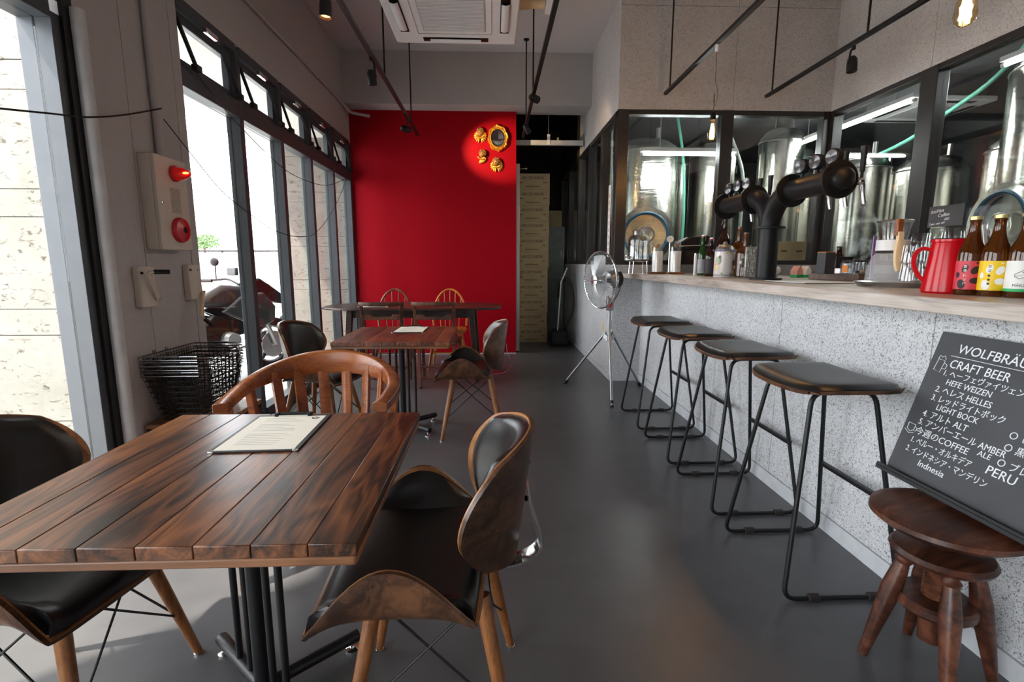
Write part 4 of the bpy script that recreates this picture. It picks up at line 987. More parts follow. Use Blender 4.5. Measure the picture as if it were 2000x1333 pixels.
# ================================================================== THINGS ON THE COUNTER
def on(px, Y): return (cx(px, Y), Y, ZK)
c = thing('drink_dispenser', 'clear glass drink dispenser jar on a wire stand at counter end', 'dispenser', on(1246, 4.62))
MB().lathe([(0, .115), (.085, .115), (.098, .13), (.098, .31), (.085, .335), (.06, .35), (.058, .385), (.064, .388), (.061, .385), (.055, .348), (.094, .305), (.094, .132), (0, .122)], 28).build('jar', 'clear', c)
MB().lathe([(0, .40), (.062, .39), (.066, .386)], 24).build('lid', 'clear', c)
for k in range(4):
    a = R(45 + 90 * k); MB().tube([(.085 * math.cos(a), .085 * math.sin(a), .112), (.095 * math.cos(a), .095 * math.sin(a), .001)], .004, 6).build('stand_leg', 'chrome', c)
MB().torus((0, 0, .112), (0, 0, 1), .088, .004, 28, 6).build('stand_ring', 'chrome', c)
MB().cyl((-.09, -.03, .15), (-.13, -.045, .15), .010).cyl((-.122, -.042, .165), (-.122, -.042, .13), .008).build('spigot', 'chrome', c)
MB().tube([(.01, 0, .36), (.05, -.02, .44)], .004, 6).build('ladle', 'chrome', c)
def scale_glass(label, px, Y):
    c = thing('glass_cylinder_lamp', label, 'lamp', on(px, Y), 0, 'glass cylinders on wood bases')
    MB().bx(-.07, .07, -.05, .05, 0, .018).build('base', 'tableedge', c, .002)
    MB().lathe([(.05, .019), (.05, .235), (.043, .262), (.022, .282), (0, .286)], 24).build('glass', 'clear', c)
    MB().lathe([(.046, .02), (.046, .20)], 24).build('inner_card', 'lwhite', c)
    for k in range(9): MB().bx(-.018, .018 - .008 * (k % 2), -.0478, -.0465, .045 + k * .016, .0468 + k * .016).build('scale_mark', 'pink', c)
    MB().ell((0, 0, .25), (.016, .016, .018)).build('bulb', 'bronze', c)
scale_glass('glass cylinder with pink scale marks next to the drink dispenser', 1283, 4.45)
scale_glass('glass cylinder with pink scale marks in front of the black toaster', 1318, 4.36)
c = thing('toaster_oven', 'black dome-lidded toaster on short legs behind the bottles', 'toaster', on(1352, 4.66), R(-4))
MB().bx(-.17, .15, -.09, .09, .09, .22).build('body', 'blackm', c, .006)
MB().bx(-.10, .02, -.092, -.09, .11, .20).build('window', 'dial', c)
MB().prism([(-.18, .22), (.16, .22), (.16, .30), (.10, .345), (-.08, .33), (-.17, .27)], -.1, .1, Matrix(((1, 0, 0, 0), (0, 0, 1, 0), (0, 1, 0, 0), (0, 0, 0, 1)))).build('lid', 'black', c, .014)
MB().tube([(-.16, -.105, .25), (.14, -.105, .26)], .006, 8).build('lid_handle', 'chrome', c)
for sx in (-1, 1):
    for sy in (-1, 1): MB().tube([(.14 * sx, .07 * sy, .09), (.15 * sx, .08 * sy, 0)], .006, 6).build('leg', 'alu', c)
c = thing('dial_thermometer', 'small round white dial on a stem behind the toaster', 'gauge', on(1306, 4.75))
MB().cyl((0, 0, 0), (0, 0, .29), .008).build('stem', 'chrome', c); MB().lathe([(0, .012), (.036, .012), (.036, -.012), (0, -.012)], 24, (0, 0, .32), (-.2, -1, 0)).build('case', 'chrome', c); MB().lathe([(0, .0128), (.031, .0126), (.031, .012), (0, .012)], 20, (0, 0, .32), (-.2, -1, 0)).build('dial', 'lwhite', c)
MB().tube([(.006, -.014, .31), (-.012, -.014, .335)], .0015, 4).build('needle', 'blackm', c)
c = thing('steel_canister', 'thin white canister beside the green bottle', 'canister', on(1357, 3.98)); MB().lathe([(0, 0), (.011, 0), (.011, .16), (.009, .165), (0, .165)], 14).build('tube', 'lwhite', c); MB().lathe([(0, .165), (.010, .165), (.010, .172), (0, .172)], 14).build('cap', 'chrome', c)
BOT = lambda r, h, hn, rn: [(0, 0), (r * .92, 0), (r, .006), (r, h * .52), (r * .93, h * .60), (r * .62, h * .70), (rn * 1.15, hn), (rn, h * .93), (rn * 1.12, h * .94), (rn * 1.12, h), (0, h)]
def bottle(name, label, loc, r, h, rn, mt, lab=None, cap=None, swing=False, hn=.8, lm='labelgrey', group=None):
    c = thing(name, label, 'bottle', loc, 0, group)
    MB().lathe(BOT(r, h, h * hn, rn), 26).build('glass_body', mt, c)
    if lab: MB().lathe([(r + .0006, lab[0] * h), (r + .0006, lab[1] * h)], 26).build('paper_label', lm, c)
    if swing:
        MB().lathe([(0, h), (rn * .95, h), (rn * 1.05, h + .008), (rn * .9, h + .014), (0, h + .016)], 16).build('stopper', 'lwhite', c)
        MB().lathe([(rn * 1.1, h - .001), (rn * 1.25, h + .001), (rn * 1.1, h + .004)], 16).build('seal', 'redp', c)
        for s in (-1, 1): MB().tube([(rn * 1.2 * s, 0, h + .010), (rn * 1.5 * s, 0, h - .012), (rn * 1.3 * s, 0, h - .03)], .0014, 5).build('swing_wire', 'chrome', c)
        MB().tube([(-rn * 1.5, 0, h - .014), (-rn * 2.2, -.004, h - .05)], .002, 5).build('lever', 'chrome', c)
    elif cap: MB().lathe([(rn * 1.3, h - .008), (rn * 1.25, h + .002), (0, h + .004)], 20).build('cap', cap, c)
    return c
bottle('swing_top_bottle', 'green swing-top bottle with grey label on the counter', on(1370, 3.92), .034, .300, .013, 'greenglass', (.06, .42), swing=True)
bottle('swing_top_bottle', 'brown swing-top bottle with black label beside painted stein', on(1386, 3.72), .040, .270, .012, 'brownglass', (.08, .48), swing=True, lm='lblack')
bottle('swing_top_bottle', 'tall dark swing-top bottle standing behind the painted stein', on(1411, 3.88), .055, .435, .015, 'brownglass', None, swing=True, hn=.78)
bottle('beer_growler', 'amber growler without stopper behind the painted stein', on(1440, 3.72), .050, .36, .015, 'amber', None, hn=.72)
g = bottle('beer_growler', 'round-shouldered amber growler with silver emblem behind the pewter block', on(1453, 3.46), .060, .305, .015, 'amber', None, hn=.70)
MB().ell((-.035, -.05, .10), (.026, .012, .032), 14, 8).build('emblem', 'silver', g)
c = thing('beer_stein', 'painted white ceramic stein with lid and blue rims', 'stein', on(1413, 3.56))
MB().lathe([(0, 0), (.066, 0), (.068, .01), (.066, .18), (.064, .19), (0, .19)], 30).build('body', 'mugwhite', c)
for z in (.008, .178): MB().lathe([(.0665, z), (.0685, z + .003), (.0685, z + .008), (.0665, z + .011)], 30).build('rim_band', 'mugblue', c)
MB().lathe([(.064, .19), (.060, .205), (.040, .222), (.016, .228), (.012, .245), (0, .25)], 24).build('lid', 'silver', c)
MB().tube(catmull([(.062, .01, .16), (.10, .015, .15), (.105, .015, .09), (.064, .01, .05)], 5), .008, 8).build('handle', 'mugwhite', c)
for a, z, rr, m in ((-150, .115, .030, 'mugleaf'), (-158, .065, .020, 'mugyel'), (-163, .09, .016, 'pink'), (-48, .10, .024, 'mugdark'), (-52, .06, .014, 'mugleaf'), (-125, .022, .010, 'mugleaf'), (-75, .022, .010, 'mugleaf'), (-100, .172, .010, 'mugyel'), (-80, .172, .008, 'mugleaf'), (-140, .14, .012, 'mugdark')):
    v = []; 
    for k in range(12):
        b = 2 * PI * k / 12; aa = R(a) + rr * math.cos(b) * .8 / .068; v.append((.0690 * math.cos(aa), .0690 * math.sin(aa), z + rr * math.sin(b)))
    aa = R(a); MB().add(v + [(.0695 * math.cos(aa), .0695 * math.sin(aa), z)], [(k, (k + 1) % 12, 12) for k in range(12)]).build('painted_motif', m, c)
c = thing('pewter_block', 'upright embossed pewter block leaning by the tower column', 'plaque', on(1464, 3.30), R(-18)); MB().bx(-.035, .035, -.022, .022, 0, .205).build('block', 'silver', c, .005)
rl = MB()
for k in range(26): rl.ell((rnd.uniform(-.025, .025), -.022, rnd.uniform(.02, .185)), (rnd.uniform(.004, .009), .003, rnd.uniform(.005, .012)), 7, 4)
rl.build('relief', 'silver', c)
c = thing('round_valve', 'small chrome valve beside the tower column', 'valve', on(1516, 3.25)); MB().cyl((0, 0, 0), (0, 0, .03), .012).build('stem', 'chrome', c); MB().lathe([(0, .012), (.026, .010), (.026, -.01), (0, -.012)], 20, (0, 0, .052), (-.4, -1, 0)).build('dial', 'chrome', c)
for px, m, lab in ((1556, 'pink', 'small pink-printed gable carton on counter behind the tower'), (1573, 'lwhite', 'small white gable carton on counter behind the tower')):
    c = thing('gable_carton', lab, 'carton', on(px, 3.35), R(20)); MB().bx(-.026, .026, -.026, .026, 0, .02).build('band', 'lgreen', c); MB().bx(-.026, .026, -.026, .026, .02, .045).build('body', m, c); MB().prism([(-.026, .045), (.026, .045), (.003, .078), (-.003, .078)], -.026, .026, Matrix(((1, 0, 0, 0), (0, 0, 1, 0), (0, 1, 0, 0), (0, 0, 0, 1)))).build('gable', m, c)
# raised wooden tray with small things
c = thing('wooden_tray', 'dark wooden tray with glasses behind the beer tower', 'tray', (2.12, 2.86, ZK), R(8)); MB().bx(-.16, .16, -.18, .18, 0, .035).build('board', 'traywood', c, .003); MB().bx(-.16, .16, -.18, -.17, .035, .042).build('lip', 'traywood', c, .002)
ZT2 = ZK + .0355
c = thing('napkin_box', 'dark grey box standing on the wooden tray', 'box', (hy(1614, 500, 2.95).x, 2.95, ZT2), R(15)); MB().bx(-.038, .038, -.03, .03, 0, .125).build('case', 'slate', c, .002); MB().bx(-.038, .038, -.03, .03, .125, .128).build('lid_edge', 'orange', c)
c = thing('dark_card', 'black card standing on the wooden tray behind small jar', 'card', (hy(1650, 500, 2.98).x, 2.98, ZT2), R(10)); MB().bx(-.06, .06, -.004, .004, .03, .10).build('card', 'blackm', c); MB().bx(-.04, .04, -.02, .02, 0, .03).build('holder', 'clear', c)
c = thing('small_jar', 'small clear jar with orange label on the wooden tray', 'jar', (hy(1655, 520, 2.78).x, 2.78, ZT2)); MB().lathe([(0, 0), (.032, 0), (.034, .01), (.034, .06), (.026, .07), (.028, .08), (.024, .08), (.030, .058), (.030, .008), (0, .006)], 20).build('jar', 'clear', c); MB().lathe([(.0345, .012), (.0345, .05)], 8, a0=R(190), a1=R(240)).build('label', 'orange', c)
tum = [(0, 0), (.028, 0), (.034, .09), (.032, .09), (.026, .006), (0, .006)]
for i, px in enumerate((1672, 1684)):
    c = thing('small_glass', 'small shot glass on the wooden tray with %s contents' % ('pale' if i else 'dark blue'), 'glass', (hy(px, 520, 2.80 + .06 * i).x, 2.80 + .06 * i, ZT2), 0, 'shot glasses on the wooden tray'); MB().lathe([(r * .7, z * .75) for r, z in tum], 18).build('glass', 'clear', c); MB().lathe([(0, .006), (.018, .006), (.020, .02), (0, .02)], 14).build('contents', 'bamboo' if i else 'blue', c)
c = thing('purple_card', 'purple card standing behind the carafe', 'card', (hy(1708, 480, 2.60).x, 2.60, ZK), R(35)); MB().bx(-.025, .025, -.002, .002, .02, .24).build('card', 'purple', c); MB().bx(-.03, .03, -.02, .02, 0, .02).build('foot', 'clear', c)
c = thing('menu_folder', 'flat white menu folder lying on the counter', 'folder', (1.60, 2.50, ZK), R(4)); MB().bx(-.13, .13, -.16, .16, 0, .003).build('cover', 'clipb', c); MB().bx(-.128, .128, -.158, .158, .003, .006).build('paper', 'lwhite', c)
# steel tray, carafe, tumblers
c = thing('steel_tray', 'oval stainless tray under the frosted carafe', 'tray', (1.765, 2.10, ZK), R(30))
MB().lathe([(0, .001), (.17, .001), (.185, .004), (.205, .020), (.212, .020), (.190, .0), (0, 0)], 44).xf(Matrix.Diagonal((1, .80, 1, 1))).build('dish', 'steel2', c)
c = thing('frosted_carafe', 'frosted glass carafe with pale wooden handle on the steel tray', 'carafe', (cx(1737, 2.16), 2.16, ZK + .0025))
MB().lathe([(0, 0), (.082, 0), (.088, .010), (.088, .045), (.082, .085), (.072, .115), (.058, .137)], 32).build('body', 'frost', c); MB().lathe([(.058, .137), (.050, .165), (.050, .19), (.057, .24), (.066, .275), (.063, .275), (.047, .19), (.047, .165), (.055, .137)], 32).build('neck', 'clear', c)
MB().lathe([(.064, .274), (.068, .277), (.064, .280)], 28).build('steel_rim', 'steel2', c)
MB().lathe([(.052, .150), (.060, .150), (.060, .195), (.052, .195)], 24).build('collar', 'white', c)
MB().tube(catmull([(0, 0, 0), (0, 0, .05), (0, 0, .12), (0, 0, .165)], 4), [(.012 + .010 * math.sin(PI * min(1, k / 9)), .008) for k in range(13)], sec=RREC, up=(0, 1, 0)).xf(Matrix.Translation((-.03, -.088, .062)) @ Matrix.Rotation(R(-6), 4, 'X')).build('handle', 'bamboo', c)
MB().bx(-.045, -.02, -.075, -.055, .21, .28).build('handle_strap', 'oldwood', c, .003)
def tumbler(loc, k): 
    c = thing('tumbler', 'upside-down ribbed tumbler in the stacks behind the red jug', 'glass', loc, 0, 'stacked tumblers behind the red jug')
    MB().lathe([(0, .0), (.036, .0), (.040, .004), (.034, .075), (.030, .09), (0, .09)][1:], 24).build('glass', 'clear', c)
    rb = MB()
    for j in range(12):
        a = 2 * PI * j / 12; rb.tube([(.0385 * math.cos(a), .0385 * math.sin(a), .01), (.034 * math.cos(a), .034 * math.sin(a), .075)], .0013, 4)
    rb.build('rib', 'clear', c); return c
t0 = tumbler((cx(1780, 2.0), 2.0, ZK + .022), 0); first = True
for px, Y, n, where in ((1780, 2.0, 2, 'between the carafe and the red jug'), (1823, 2.06, 3, 'behind the red jug handle'), (1790, 2.34, 3, 'behind the carafe tray'), (1852, 1.98, 3, 'right behind the red jug body')):
    for k in range(n):
        lab = 'upside-down ribbed tumbler %s, %s of its stack' % (where, 'lowest' if k == 0 else 'topmost' if k == n - 1 else 'middle')
        if first: first = False; t0['label'] = lab; continue
        copy_tree(t0, loc=(cx(px, Y), Y, ZK + (.022 if px == 1780 else 0) + k * .074), label=lab)
c = thing('coffee_sign', 'black handwritten ice and hot coffee sign in a clear holder', 'sign', (2.07, 2.265, ZK))
MB().lathe([(0, 0), (.04, 0), (.04, .008), (.012, .02), (.012, .19), (.02, .2), (.02, .22), (.012, .235), (.016, .26), (0, .265)], 18).build('clear_stand', 'clear', c)
SM = Matrix(((0, 0, -1, -.0), (-1, 0, 0, .09), (0, 1, 0, .265), (0, 0, 0, 1)))
MB().bx(0, .18, 0, .094, -.002, 0).xf(SM).build('card', 'slate', c)
for tx, x, y, s in (('Ice/Hot', .012, .062, .022), ('Coffee', .05, .043, .022), ('450', .085, .026, .017), ('Take out ok!', .008, .007, .016)): text(tx, s, 'chalk', c, SM @ Matrix.Translation((x, y, .0004)) @ Matrix.Rotation(R(4), 4, 'Z'), 'sign_lettering', -.0003, shear=.2)
c = thing('red_jug', 'glossy red enamel jug with handle beside the beer bottles', 'jug', (cx(1849, 1.62), 1.62, ZK), R(150))
MB().lathe([(0, 0), (.060, 0), (.064, .006), (.062, .03), (.050, .150), (.048, .165), (.051, .168), (.051, .176), (.047, .176), (.044, .15), (.056, .01), (0, .008)], 36).build('body', 'jugred', c)
MB().lathe([(.0485, .176), (.0515, .1775), (.0485, .179)], 32).build('rim', 'blackm', c)
MB().tube(catmull([(.046, 0, .140), (.070, 0, .147), (.088, 0, .130), (.090, 0, .095), (.076, 0, .060), (.058, 0, .040)], 6), (.006, .010), sec=RREC, up=(0, 1, 0)).build('handle', 'jugred', c)
def label_wrap(r, zb, a0): return lambda p: V((( r + .0009 + p.z) * math.cos(a0 + p.x / r), (r + .0009 + p.z) * math.sin(a0 + p.x / r), zb + p.y))
def blob(c, r, a0, x, y, rx, ry, rot, m, nm='label_mark'):
    W = label_wrap(r, 0, a0); v = [W(V((x, y, .0002)))]; f = []
    for j in (1, 2, 3):
        for k in range(14):
            b = 2 * PI * k / 14; px_, py_ = rx * j / 3 * math.cos(b), ry * j / 3 * math.sin(b); v.append(W(V((x + px_ * math.cos(rot) - py_ * math.sin(rot), y + px_ * math.sin(rot) + py_ * math.cos(rot), .0002))))
    for k in range(14): f.append((0, 1 + k, 1 + (k + 1) % 14))
    for j in (0, 1):
        for k in range(14): f.append((1 + j * 14 + k, 1 + (j + 1) * 14 + k, 1 + (j + 1) * 14 + (k + 1) % 14, 1 + j * 14 + (k + 1) % 14))
    MB().add(v, f).build(nm, m, c)
BR, BH = .0335, .238
def beer(label, px, Y, lm, marks):
    c = bottle('beer_bottle', label, on(px, Y), BR, BH, .0130, 'amber', None, 'capgold', group='capped beer bottles'); a0 = R(-128)
    MB().lathe([(BR + .0006, .018), (BR + .0006, .105)], 30).build('paper_label', lm, c); marks(c, a0); return c
def hops(m):
    def f(c, a0):
        for x, y, rx, ry, ro in ((.010, .077, .0095, .0135, -.5), (.012, .045, .0130, .0095, 0), (-.014, .082, .0075, .013, -.3), (-.020, .034, .010, .015, .2), (.013, .099, .003, .0035, 0), (.024, .060, .003, .004, .4), (-.032, .062, .006, .009, 0)): blob(c, BR, a0, x, y, rx, ry, ro, m)
        for i in range(2):
            for dy in (-.003, 0, .003): blob(c, BR, a0, -.0135, .0885 - .012 * i + dy, .004, .001, 0, 'lwhite' if m == 'lblack' else 'lblack')
        if m == 'lblack':
            for i, ch in enumerate('レッド'): text(ch, .0105, 'lwhite', c, None, 'label_lettering', wrap=label_wrap(BR, .058 - .0125 * i, a0 - .018 / BR), ext=.0002)
        else:
            for i in range(3): blob(c, BR, a0, -.0135, .062 - .012 * i, .003, .0035, .4, 'lblack')
    return f
beer('capped beer bottle with red label', 1893, 1.52, 'lred', hops('lblack'))
beer('capped beer bottle with yellow label', 1941, 1.455, 'yellow', hops('lwhite'))
def wolf(c, a0):
    MB().lathe([(BR + .0009, .018), (BR + .0009, .026)], 30).build('label_band', 'lgreen', c)
    W = label_wrap(BR, 0, a0)
    for pts in ([(-.020, .066), (-.012, .072), (-.002, .078), (.004, .088), (.007, .080), (.016, .082), (.022, .074)], [(-.020, .066), (-.019, .062), (-.010, .063), (-.002, .066)], [(-.016, .060), (-.010, .054), (0, .058), (.010, .054), (.018, .05)], [(-.019, .062), (-.017, .058), (-.016, .060)], [(-.004, .072), (.001, .073)], [(.006, .07), (.014, .062), (.02, .06)]):
        MB().tube([W(V((x, y, .0004))) for x, y in pts], .0006, 4).build('label_drawing', 'slate', c)
    text('MÄRZEN', .0105, 'lblack', c, None, 'label_lettering', wrap=label_wrap(BR, .032, a0 - .022 / BR), ext=.0002)
beer('capped beer bottle with white wolf label and green band', 1996, 1.39, 'lwhite', wolf)
c = thing('straw_cup', 'red cup of paper-wrapped straws behind the beer bottles', 'cup', (cx(1938, 1.75), 1.75, ZK)); MB().lathe([(0, 0), (.03, 0), (.036, .12), (.033, .12), (.027, .005), (0, .005)], 20).build('cup', 'jugred', c)
for dx, tz in ((-.012, .235), (.004, .22), (.014, .20)): MB().tube([(dx * .5, 0, .03), (dx * 2.2 - .02, .01, tz)], (.006, .002), sec=RECT).build('straw_packet', 'lwhite', c)

# ================================================================== BREWERY
def tank(label, x, y, r, h, man=None, z0=.55):
    c = thing('brewing_tank', label, 'tank', (x, y, 0), 0, 'stainless brewing tanks')
    MB().lathe([(.03, z0 - .30), (.05, z0 - .28), (r * .9, z0 - .02), (r, z0 + .02), (r, h), (r * .97, h + .05), (r * .75, h + .13), (r * .35, h + .18), (0, h + .19)], 40).build('vessel', 'steel', c)
    for k in range(3):
        a = R(30 + 120 * k); MB().cyl((r * .8 * math.cos(a), r * .8 * math.sin(a), 0), (r * .85 * math.cos(a), r * .85 * math.sin(a), z0), .025).build('leg', 'steel2', c)
    for z in (z0 + .02, h): MB().torus((0, 0, z), (0, 0, 1), r + .002, .008, 40, 6).build('weld_band', 'steel2', c)
    MB().cyl((r * .3, -r * .3, h + .12), (r * .3, -r * .3, h + .30), .025).build('top_pipe', 'steel2', c)
    if man:
        d = V((math.cos(man[0]), math.sin(man[0]), 0)); o = d * (r - .04) + V((0, 0, man[1]))
        mw = MB().lathe([(.30, -.12), (.30, .07), (.345, .075), (.345, .09), (.28, .10), (.25, .05), (0, .03)], 36, o, d).build('manway', 'steel', c)
        MB().torus(o + d * .09, d, .272, .020, 36, 8).build('seal_ring', 'blue', mw); MB().torus(o + d * .09, d, .10, .010, 24, 6).build('handwheel', 'steel2', mw)
    return c
TK = [('wide stainless tank with round manway door behind the glass corner', 2.02, 6.85, .43, 2.62, (R(-100), 1.55)),
      ('slim stainless tank between the manway tank and the brightest tank', 2.86, 8.0, .17, 2.7, None), ('stainless tank behind the post of the bar-end glazing', 3.07, 7.15, .30, 2.65, None),
      ('stainless tank behind the beer tower and cardboard box', 4.2, 9.2, .45, 2.6, None), ('stainless tank at the corner where the two glazings meet', 4.55, 7.75, .36, 2.72, None),
      ('stainless tank left of the pale cassette unit behind the bar', 5.35, 7.05, .36, 2.35, None), ('stainless tank under the green hose behind the bar', 5.35, 6.15, .38, 2.3, None),
      ('slim stainless tank right behind the beer tower arms', 3.78, 6.7, .27, 2.75, None), ('stainless tank just beyond the corner post of the two glazings', 4.25, 5.85, .30, 2.25, None),
      ('slim stainless tank behind the coffee sign', 5.5, 5.15, .34, 2.35, None), ('large stainless tank with manway behind the beer bottles', 4.75, 3.95, .55, 2.75, (R(170), 1.5)), ('stainless tank hidden behind the bottles and large tank', 5.2, 2.6, .5, 2.5, None)]
for l, *a in TK: tank(l, *a)
def tubelamp(label, a, b):
    a, b = V(a), V(b); c = thing('fluorescent_lamp', label, 'lamp', a.lerp(b, .5), 0, 'fluorescent tubes in the brewery'); h = (b - a) / 2; u = h.normalized()
    MB().cyl(-h + u * .03, h - u * .03, .016, n=12).build('tube', 'tube', c)
    for s in (-1, 1): MB().cyl(h * s - u * s * .03, h * s + u * s * .0, .019, n=12).build('end_cap', 'white', c)
    MB().tube([-h + V((0, 0, .045)), h + V((0, 0, .045))], (.03, .02), sec=RECT).build('batten', 'white', c)
    for s in (-.6, .6): MB().cyl(h * s + V((0, 0, .06)), h * s + V((0, 0, 3.3 - a.z)), .006).build('hanger', 'pipe_grey', c)
tubelamp('fluorescent tube crossing behind the bar-end glazing', (1.72, 6.0, 2.45), (2.86, 6.0, 2.45))
tubelamp('fluorescent tube running away beyond the corner of the glazing', (4.2, 6.55, 2.80), (4.2, 7.9, 2.80))
tubelamp('fluorescent tube over the tanks behind the bar glazing', (4.2, 5.1, 2.80), (4.2, 6.4, 2.80))
tubelamp('fluorescent tube above the largest tank', (4.2, 3.0, 2.80), (4.2, 4.25, 2.80))
def hose(label, pts, m='teal', r=.022): tag(MB().tube(catmull(pts, 6), r, 10).build('hose', m), label, 'hose')
hose('green hose slung across under the brewery ceiling', [(4.7, 7.2, 3.25), (4.72, 7.0, 2.7), (4.75, 6.6, 2.50), (4.78, 5.9, 2.58), (4.8, 5.4, 2.76), (4.8, 4.9, 2.95), (4.8, 4.5, 3.28)])
hose('green hose hanging down beside the manway tank', [(2.42, 6.9, 3.28), (2.50, 6.75, 2.6), (2.53, 6.7, 2.0), (2.53, 6.7, 1.4), (2.5, 6.7, .02)], 'teal', .018)
hose('pale green hose arching down behind the bar-end glazing', [(3.3, 7.5, 3.28), (3.5, 7.5, 2.95), (3.68, 7.5, 2.5), (3.70, 7.5, 2.0), (3.68, 7.5, 1.0)], 'clearhose', .026)
hose('milky hose curving over the manway tank', [(1.45, 6.3, 3.28), (1.45, 6.3, 2.5), (1.47, 6.25, 1.9), (1.50, 6.2, 1.3), (1.5, 6.2, .02)], 'clearhose', .020)
c = thing('brewery_air_conditioner', 'pale cassette air conditioner under the brewery ceiling', 'air conditioner', (5.2, 6.2, 3.0)); MB().prism(rrect(.95, .95, .03), 0, .05).build('panel', 'white', c, .01); MB().bx(-.4, .4, -.4, .4, .05, .3).build('body', 'alu', c); MB().bx(-.25, .25, -.25, .25, -.004, 0).build('grille', 'grille', c)
for k in range(4): MB().bx(-.27, .27, .36, .43, -.003, 0).xf(Matrix.Rotation(PI / 2 * k, 4, 'Z')).build('vent_slot', 'blackm', c)
c = thing('conveyor_shelf', 'steel ledge under the glazing inside the brewery', 'shelf', (2.8, YA + .28, 1.13)); MB().bx(-.42, .42, -.17, .17, 0, .03).build('top', 'steel2', c)
for sx in (-1, 1): MB().cyl((.36 * sx, .1, -1.13), (.36 * sx, .1, 0), .02).build('leg', 'steel2', c)
c = thing('carton', 'brown cardboard box on the brewery ledge behind the tower', 'box', (hy(1533, 490, 5.25).x, 5.25, 1.161)); MB().bx(-.155, .155, -.12, .12, 0, .255).build('case', 'card', c, .003); MB().bx(-.155, .155, -.012, .012, .255, .256).build('tape', 'bamboo', c)
for x in (-.08, .08): MB().bx(x - .03, x + .03, -.1212, -.12, .15, .165).build('print', 'ink', c)
c = thing('wine_bottle', 'dark bottle with pale label by the corner of the glazing', 'bottle', (hy(1585, 500, 4.7).x, 4.7, 1.0)); 
bpy.data.objects.remove(c)
bottle('wine_bottle', 'dark bottle with pale label behind the wooden tray', (2.19, 3.12, ZK), .038, .20, .014, 'brownglass', (.15, .55), 'blackm', lm='pink')
c = thing('notice_strip', 'white printed notice strip on the passage glazing', 'notice', (XH - .0, YA + .25, 1.62)); MB().bx(-.002, 0, -.05, .05, -.36, .36).build('paper', 'lwhite', c)
for k in range(9): MB().bx(-.003, -.002, -.02, .02, -.31 + k * .068, -.27 + k * .068).build('print', 'pink', c)

# ================================================================== STREET
mb = thing('motorcycle', 'grey and black touring motorcycle parked outside the street windows', 'motorcycle', (-2.93, 5.12, -.012), math.atan2(-.52, .855))
def wheel(y, nm):
    wz = .30; w = MB().torus((0, y, wz), (1, 0, 0), .255, .048, 40, 10).build(nm, 'tyre', mb)
    MB().torus((0, y, wz), (1, 0, 0), .205, .016, 36, 8).build('rim', 'alu', w)
    for k in range(5):
        a = 2 * PI * k / 5 + .3; MB().tube([(0, y, wz), (0, y + .2 * math.cos(a), wz + .2 * math.sin(a))], (.012, .016), sec=RREC).build('spoke', 'bikeblack', w)
    for s in (.055, -.055):
        MB().lathe([(.10, -.002), (.15, -.002), (.15, .002), (.10, .002)], 36, (s, y, wz), (1, 0, 0)).build('brake_disc', 'steel2', w)
    MB().cyl((-.09, y, wz), (.09, y, wz), .025).build('axle', 'alu', w)
wheel(.74, 'front_wheel'); wheel(-.74, 'rear_wheel')
YZ = Matrix(((0, 0, 1, 0), (1, 0, 0, 0), (0, 1, 0, 0), (0, 0, 0, 1)))
for s in (-1, 1):
    MB().tube([(.10 * s, .74, .30), (.10 * s, .52, .86)], [.026, .022], 12).build('fork_leg', 'alu', mb)
    MB().tube(fillet([(.15 * s, .42, .80), (.26 * s, .40, .62), (.27 * s, .30, .36), (.15 * s, .05, .28)], .05), .014, 8).build('crash_bar', 'alu', mb)
    MB().tube(fillet([(0, .42, .98), (.16 * s, .40, 1.04), (.36 * s, .28, 1.02)], .05), .012, 8).build('handlebar', 'blackm', mb)
    MB().cyl((.30 * s, .31, 1.02), (.40 * s, .26, 1.02), .019).build('grip', 'rubber', mb)
    MB().tube([(.27 * s, .34, 1.04), (.30 * s, .36, 1.18)], .006, 6).build('mirror_stem', 'bikeblack', mb)
    MB().ell((.31 * s, .36, 1.22), (.075, .022, .045)).build('mirror', 'bikeblack', mb)
    MB().prism([(.10, .72), (.30, .86), (.56, .90), (.70, .74), (.68, .58), (.52, .52), (.34, .60)], .15 * s, .205 * s, YZ).build('side_fairing', 'bikegrey', mb, .02)
    MB().prism([(.02, .70), (.30, .62), (.40, .48), (.05, .44), (-.12, .56)], .14 * s, .19 * s, YZ).build('side_cover', 'bikeblack', mb, .02)
    MB().bx(.18 * s - .09, .18 * s + .09, -.98, -.50, .55, .88).build('pannier', 'bikeblack', mb, .03)
MB().prism([(-.10, .78), (-.02, .90), (.16, .99), (.40, .97), (.50, .86), (.30, .74)], -.155, .155, YZ).build('fuel_tank', 'bikegrey', mb, .05)
MB().prism([(.44, .98), (.60, 1.05), (.76, .94), (1.0, .76), (.86, .75), (.66, .80), (.5, .84)], -.10, .10, YZ).build('front_beak', 'bikeblack', mb, .02)
MB().ell((0, .70, .93), (.10, .08, .07)).build('headlight', 'chrome', mb)
MB().shell(lambda u, v: (-.17 * u * (1 - .2 * v), .62 - .10 * v - .05 * u * u, 1.13 + .14 * v), 8, 8, 0, .004).build('windscreen', 'clear', mb)
MB().tube(catmull([(0, -.05, .82), (0, -.3, .80), (0, -.55, .86), (0, -.85, .90)], 4), [(.12, .04)] * 5 + [(.13, .05)] * 8, sec=RREC, up=(0, 0, 1)).build('seat', 'leather', mb)
MB().ell((0, .10, .46), (.20, .26, .20), 14, 8).build('engine', 'bikeblack', mb)
for s in (-1, 1): MB().cyl((.15 * s, .14, .44), (.30 * s, .14, .44), .085, .07).build('cylinder_head', 'alu', mb)
MB().tube([(.14, .0, .28), (.20, -.4, .32), (.22, -.85, .46)], [.025, .035, .06], 14).build('exhaust', 'steel2', mb)
